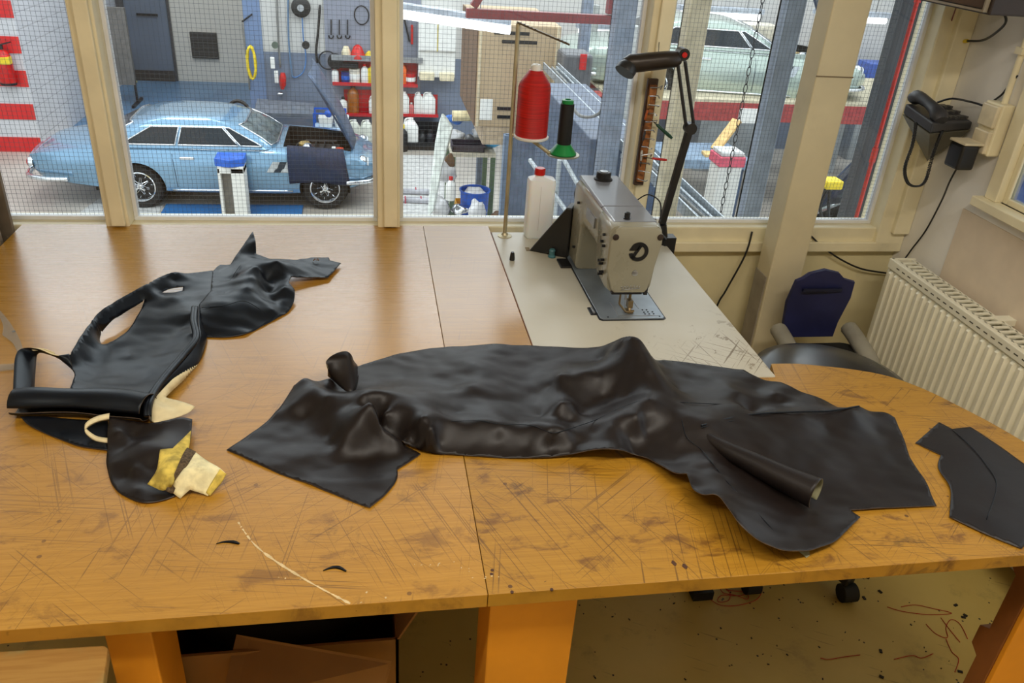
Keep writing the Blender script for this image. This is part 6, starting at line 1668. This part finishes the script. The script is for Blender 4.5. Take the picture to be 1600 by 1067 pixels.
        MB().lathe((1.965, s*.60, .70), [(0, 0), (.085, 0), (.07, .025), (0, .035)], 18, 'X').build('headlamp_lens', mat('lens', (226, 232, 236), .1), R, smooth=.8)
        tl_ = MB().lathe((-2.80, s*.54, .60), [(0, .03), (.085, .03), (.09, 0), (.085, -.03), (0, -.04)], 18, 'X').build('tail_lamp', chrome, R, smooth=.7)
        MB().lathe((-2.84, s*.54, .60), [(0, .0), (.065, .0), (.05, -.02), (0, -.03)], 16, 'X').build('tail_lens', mat('red_lens', (170, 20, 24), .15), tl_, smooth=.7)
        fb = smooth_path([V(2.12, s*.06, .44), V(2.12, s*.3, .44), V(2.06, s*.62, .44), V(1.9, s*.80, .45), V(1.65, s*.88, .46)], 5)
        MB().tube(fb, .045, 8, rz=.8).build('front_bumper', chrome, R, smooth=3)
        rb_ = smooth_path([V(-2.90, s*.05, .44), V(-2.89, s*.4, .44), V(-2.82, s*.66, .44), V(-2.6, s*.82, .45), V(-2.25, s*.87, .46)], 5)
        MB().tube(rb_, .045, 8, rz=.8).build('rear_bumper', chrome, R, smooth=3)
        MB().tube([V(x, s*(side_y(x, interp_st(x)[3]-.04)*.985+.0), interp_st(x)[3]-.035) for x in np.linspace(-.7, .6, 8)], .004, 5).build('belt_trim', chrome, R, smooth=3)
    MB().loft([[V(2.045, y*k, .57+z*k) for y, z in ((-.4, -.05), (-.43, 0), (-.4, .05), (.4, .05), (.43, 0), (.4, -.05))] for k in (1, .9)]+[[V(2.07, y*.9, .57+z*.9) for y, z in ((-.4, -.05), (-.43, 0), (-.4, .05), (.4, .05), (.43, 0), (.4, -.05))]]).build('grille', mat('grille_grey', (120, 124, 128), .3, .8), R)
    # seats seen through the glass are dark; steering column hint
    if open_bonnet:
        MB().box((.76, -.58, .57), (1.70, .49, .595)).build('bay_floor', mat('bay_dark', (30, 26, 24), .8), R)
        MB().box((.95, -.24, .6), (1.55, .24, .74)).box((1.0, -.34, .64), (1.5, -.24, .78)).box((1.0, .24, .64), (1.5, .34, .78)).build('engine_block', mat('engine_dark', (56, 48, 44), .5, .3, var=.3, scale=9), R, bevel=.02)
        MB().lathe((1.02, -.16, .74), [(0, 0), (.09, 0), (.09, .11), (.07, .13), (0, .13)], 18).build('air_filter', mat('filter_brass', (190, 160, 96), .4, .6), R, smooth=.7)
        MB().lathe((1.08, -.36, .70), [(0, 0), (.08, 0), (.085, .16), (.05, .2), (0, .2)], 18).build('chrome_canister', chrome, R, smooth=.7)
        MB().box((1.5, -.5, .62), (1.62, -.36, .86)).build('orange_reservoir', mat('orange_red', (220, 76, 34), .4), R, bevel=.02)
        MB().box((1.44, -.5, .62), (1.5, -.4, .88)).build('white_reservoir', white, R, bevel=.01)
        for i in range(5):
            MB().tube(smooth_path([V(.85+i*.14, -.45, .7), V(.9+i*.14, -.2, .82), V(.95+i*.12, .1, .8), V(1.0+i*.1, .35, .72)]), .013, 6).build('engine_hose', blackmat, R, smooth=3)
        # bonnet swung up on its front hinge
        b0, b1 = V(1.76, 0, .86), V(1.16, 0, 1.98)
        rows = []
        nrm = V((b1-b0).z, 0, -(b1-b0).x).normalized()
        for t in np.linspace(0, 1, 8):
            c = b0+(b1-b0)*float(t); w = .50+.12*float(t)
            rows.append([c+V(0, w*k/5, 0)+nrm*(.05*(1-(k/5)**2)+.05*math.sin(float(t)*PI)) for k in range(-5, 6)])
        bn = MB().loft(rows, closed=False).build('bonnet', mat('bonnet_blue_grey', (84, 98, 122), .35, .3), R, solid=.02, smooth=3)
        MB().bar(b0+(b1-b0)*.1+V(-.02, -.35, 0), b0+(b1-b0)*.95+V(-.02, -.42, 0), .05, .03).bar(b0+(b1-b0)*.1+V(-.02, .35, 0), b0+(b1-b0)*.95+V(-.02, .42, 0), .05, .03).build('bonnet_rib', mat('rib_dark', (70, 80, 104), .5), bn)
    if cover:
        rows = []
        for x0_, x1_, k in ((.80, .80, 0),):
            pass
        cv = []
        for j, (dy, z) in enumerate(((.56, .90), (.66, .955), (.80, .94), (.87, .86), (.885, .74), (.885, .60), (.88, .50), (.875, .43))):
            t = j/7
            xa, xb = .80+.02*t, 1.60+.12*t
            cv.append([V(xa+(xb-xa)*k/8, -(dy+.012+.008*math.sin(k*1.7+j*.6)) if j > 1 else -dy, z-.045*(k/8)*(1 if j < 5 else 0)+(.0 if j < 7 else .03*math.sin(k*.5))) for k in range(9)])
        MB().loft(cv, closed=False).build('fender_cover', mat('navy_cloth', (30, 38, 62), .8, var=.15, scale=8), R, solid=.008, smooth=3)
    return R
car1 = make_car('light blue classic coupe with open bonnet and dark fender cover', paint('sky_blue_paint', (122, 162, 192)))
car1.location = (-1.985, 13.02, HF)
car2 = make_car('pale green classic car raised on the red lift with open bonnet', paint('pale_green_paint', (176, 190, 180)), True, False)
car3 = dup(car2)
car3.location = (7.3, 8.6, HF); car3.rotation_euler = (0, 0, 2.2)
car3['label'] = 'pale green classic car on the hall floor behind the cream column'
# ------------------------------------------------------------------ right part of the hall
c = aty(1150, 120, 13.0)
car2.location = (c.x-.1, 13.2, aty(1150, 150, 12.4).z-.25); car2.rotation_euler = (0, 0, -.15)
lz = aty(1150, 150, 12.4).z-.25
lf2 = thing('car_lift', (c.x, 13, HF), 'red two beam car lift under the raised car', 'lift')
zz = aty(1150, 175, 12.0).z
MB().box((c.x-2.4, 12.0, zz-.14), (c.x+4.5, 12.12, zz+.14)).box((c.x-2.4, 14.1, zz-.14), (c.x+4.5, 14.22, zz+.14)).build('runway', mat('lift_red', (156, 62, 62), .5), lf2)
for X in (c.x-2.2, c.x+4.2):
    for Y in (11.9, 14.2):
        MB().box((X-.1, Y-.05, HF), (X+.1, Y+.15, HF+2.9)).build('lift_post', mat('lift_grey', (170, 172, 170), .5), lf2)
MB().box((c.x-2.4, 12.0, zz+.14), (c.x+4.5, 14.2, zz+.18)).build('deck', mat('lift_deck', (196, 186, 160), .6), lf2)
for dx in (-.3, .25):
    MB().box((c.x+dx, 11.97, zz-.16), (c.x+dx+.35, 12.0, zz+.06)).build('white_sign', white, lf2) if dx < 0 else None
for sx_ in (-1.32, 1.33):
    MB().box((car2.location.x+sx_-.25, 12.1, zz+.18), (car2.location.x+sx_+.25, 14.1, lz+.02)).build('lift_block', darkmetal, lf2) if lz > zz+.2 else None
# crossed chains in front
for px, lab in ((1192, 'dark chain hanging before the raised car'),):
    ch_ = thing('hoist_chain', aty(px, 300, 8), lab, 'chain')
    p0_ = aty(px, 0, 8); x = p0_.x
    for i in range(34):
        z = 1.1-i*.085
        MB().tube([V(x+(.02*math.cos(t) if i % 2 else 0), 8+(0 if i % 2 else .02*math.cos(t)), z+.05*math.sin(t)) for t in [2*PI*j/8 for j in range(8)]], .005, 4, cyc=True).build('link', darkmetal, ch_)
    MB().box((x-.06, 7.95, 1.1), (x+.06, 8.05, 1.25)).build('hoist_block', darkmetal, ch_)
# reflection in the glass of a post with red band, built as solid geometry
p = aty(1135, 345, 9.0); zt2 = aty(1137, 248, 9.0).z
x0_, x1_ = aty(1117, 300, 9.0).x, aty(1152, 300, 9.0).x
post_reflection = thing('service_post', ((x0_+x1_)/2, 9.15, HF), 'glass reflection of a white post with pink red band built solid beyond the right window', 'post')
MB().box((x0_, 9.0, HF), (x1_, 9.3, zt2-.1)).build('housing', pm, post_reflection, bevel=.01)
MB().box((x0_-.02, 8.98, zt2-.1), (x1_+.02, 9.32, zt2+.02)).build('red_band', mat('pink_red', (214, 88, 110), .4), post_reflection, bevel=.01)
MB().box((x0_, 9.0, zt2+.02), (x1_, 9.3, zt2+.07)).build('top_cap', mat('white_floor_paint', (236, 236, 232), .4), post_reflection, bevel=.01)
# blue car-sized tarp bench and planks
a, b = aty(1075, 250, 10.5), aty(1200, 240, 10.5)
bt2 = thing('blue_bench', ((a.x+b.x)/2, 10.8, HF), 'pale blue work platform with planks beyond the right window', 'bench')
MB().box((a.x-.3, 10.5, a.z-.12), (b.x-.2, 11.4, a.z)).build('top', mat('pale_blue_top', (120, 142, 164), .5), bt2)
for X in (a.x-.2, b.x-.3):
    MB().box((X-.04, 10.6, HF), (X+.04, 11.3, a.z-.12)).build('trestle', mat('blue_dark', (70, 90, 120), .5), bt2)
plank = mat('pine_plank', (224, 186, 124), .6)
u, v = aty(1106, 240, 10.6), aty(1166, 241, 10.6)
tag(MB().bar(V(u.x, 10.75, a.z+.02), V(v.x, 10.7, a.z+.02), .2, .04).build('plank', plank, bevel=.003), 'pine plank lying flat on the pale blue platform', 'plank')
tag(MB().bar(V(u.x+.25, 10.95, a.z+.03), V(v.x, 11.1, a.z+.42), .16, .04).build('plank', plank, bevel=.003), 'pine plank leaning up on the pale blue platform', 'plank')
# hall light tubes on the far side
for px, py_, Y, L_, lab in ((1125, 24, 15, 1.5, 'fluorescent tube lamp above the raised car'), (1330, 30, 15, 1.4, 'fluorescent tube lamp seen right of the cream column'), (930, 50, 15, .6, 'short tube lamp between the pale blue columns')):
    q = aty(px, py_, Y)
    t = thing('tube_lamp', q, lab, 'lamp')
    MB().cyl(q-V(L_/2, 0, 0), q+V(L_/2, 0, 0), .06, 12).build('tube', tubem.m, t, smooth=.7)
    MB().box((q.x-L_/2-.05, Y-.1, q.z+.06), (q.x+L_/2+.05, Y+.1, q.z+.14)).build('housing', mat('lamp_grey', (176, 184, 196), .4), t)
    MB().cyl(q+V(-L_/3, 0, .14), V(q.x-L_/3, Y, HT), .008, 6).cyl(q+V(L_/3, 0, .14), V(q.x+L_/3, Y, HT), .008, 6).build('suspension', greycable, t)
# far shelving behind the raised car
for i, (px, py_, w_, h_, cc, lab) in enumerate(((1100, 100, .9, .8, (120, 150, 200), 'blue cupboard far behind the raised car'), (1160, 60, 1.2, .5, (222, 214, 196), 'cream cupboard far behind the raised car'), (1370, 130, .7, .8, (80, 110, 190), 'blue cupboard seen right of the cream column'), (940, 105, .6, .6, (190, 180, 150), 'tan cupboard between the pale blue columns'), (935, 160, .7, .3, (190, 90, 90), 'red box between the pale blue columns'), (960, 190, .5, .3, (220, 222, 224), 'white box between the pale blue columns'), (1300, 170, .6, .3, (200, 60, 60), 'red box seen right of the cream column'))):
    yc_ = (15.6, 14.7, 15.6, 15.6, 14.7, 13.8, 14.7)[i]
    q = aty(px, py_, yc_)
    t = thing('storage_cupboard', (q.x, yc_, HF), lab, 'cupboard')
    m_ = mat('cup%d' % i, cc, .5)
    MB().box((q.x-w_/2, yc_-.2, q.z-h_/2), (q.x+w_/2, yc_+.3, q.z+h_/2)).build('body', m_, t, bevel=.01)
    MB().box((q.x-w_/2+.03, yc_-.22, q.z-h_/2+.03), (q.x-.01, yc_-.2, q.z+h_/2-.03)).build('door', m_, t)
    MB().box((q.x+.01, yc_-.22, q.z-h_/2+.03), (q.x+w_/2-.03, yc_-.2, q.z+h_/2-.03)).build('door', m_, t)
    MB().box((q.x-w_/2+.03, yc_-.15, HF), (q.x+w_/2-.03, yc_+.25, q.z-h_/2)).build('plinth', galv, t)
# yellow and dark things low at the right
q = aty(1297, 290, 8.0)
yh = thing('hose_pile', (q.x, 8, HF), 'black hoses with a yellow fitting low beyond the right window', 'hose')
MB().box((q.x-.1, 7.9, q.z-.02), (q.x+.1, 8.1, q.z+.08)).build('yellow_fitting', yellowp, yh, bevel=.02)
for k in range(3):
    MB().tube(smooth_path([V(q.x, 8, q.z), V(q.x-.15+.1*k, 8, q.z-.25), V(q.x+.05*k, 7.95, q.z-.6), V(q.x+.15*k, 8, HF+.02)]), .018, 6).build('hose', black, yh, smooth=3)

# tidy: keep only our own properties
for o in bpy.data.objects:
    if '_org' in o: del o['_org']
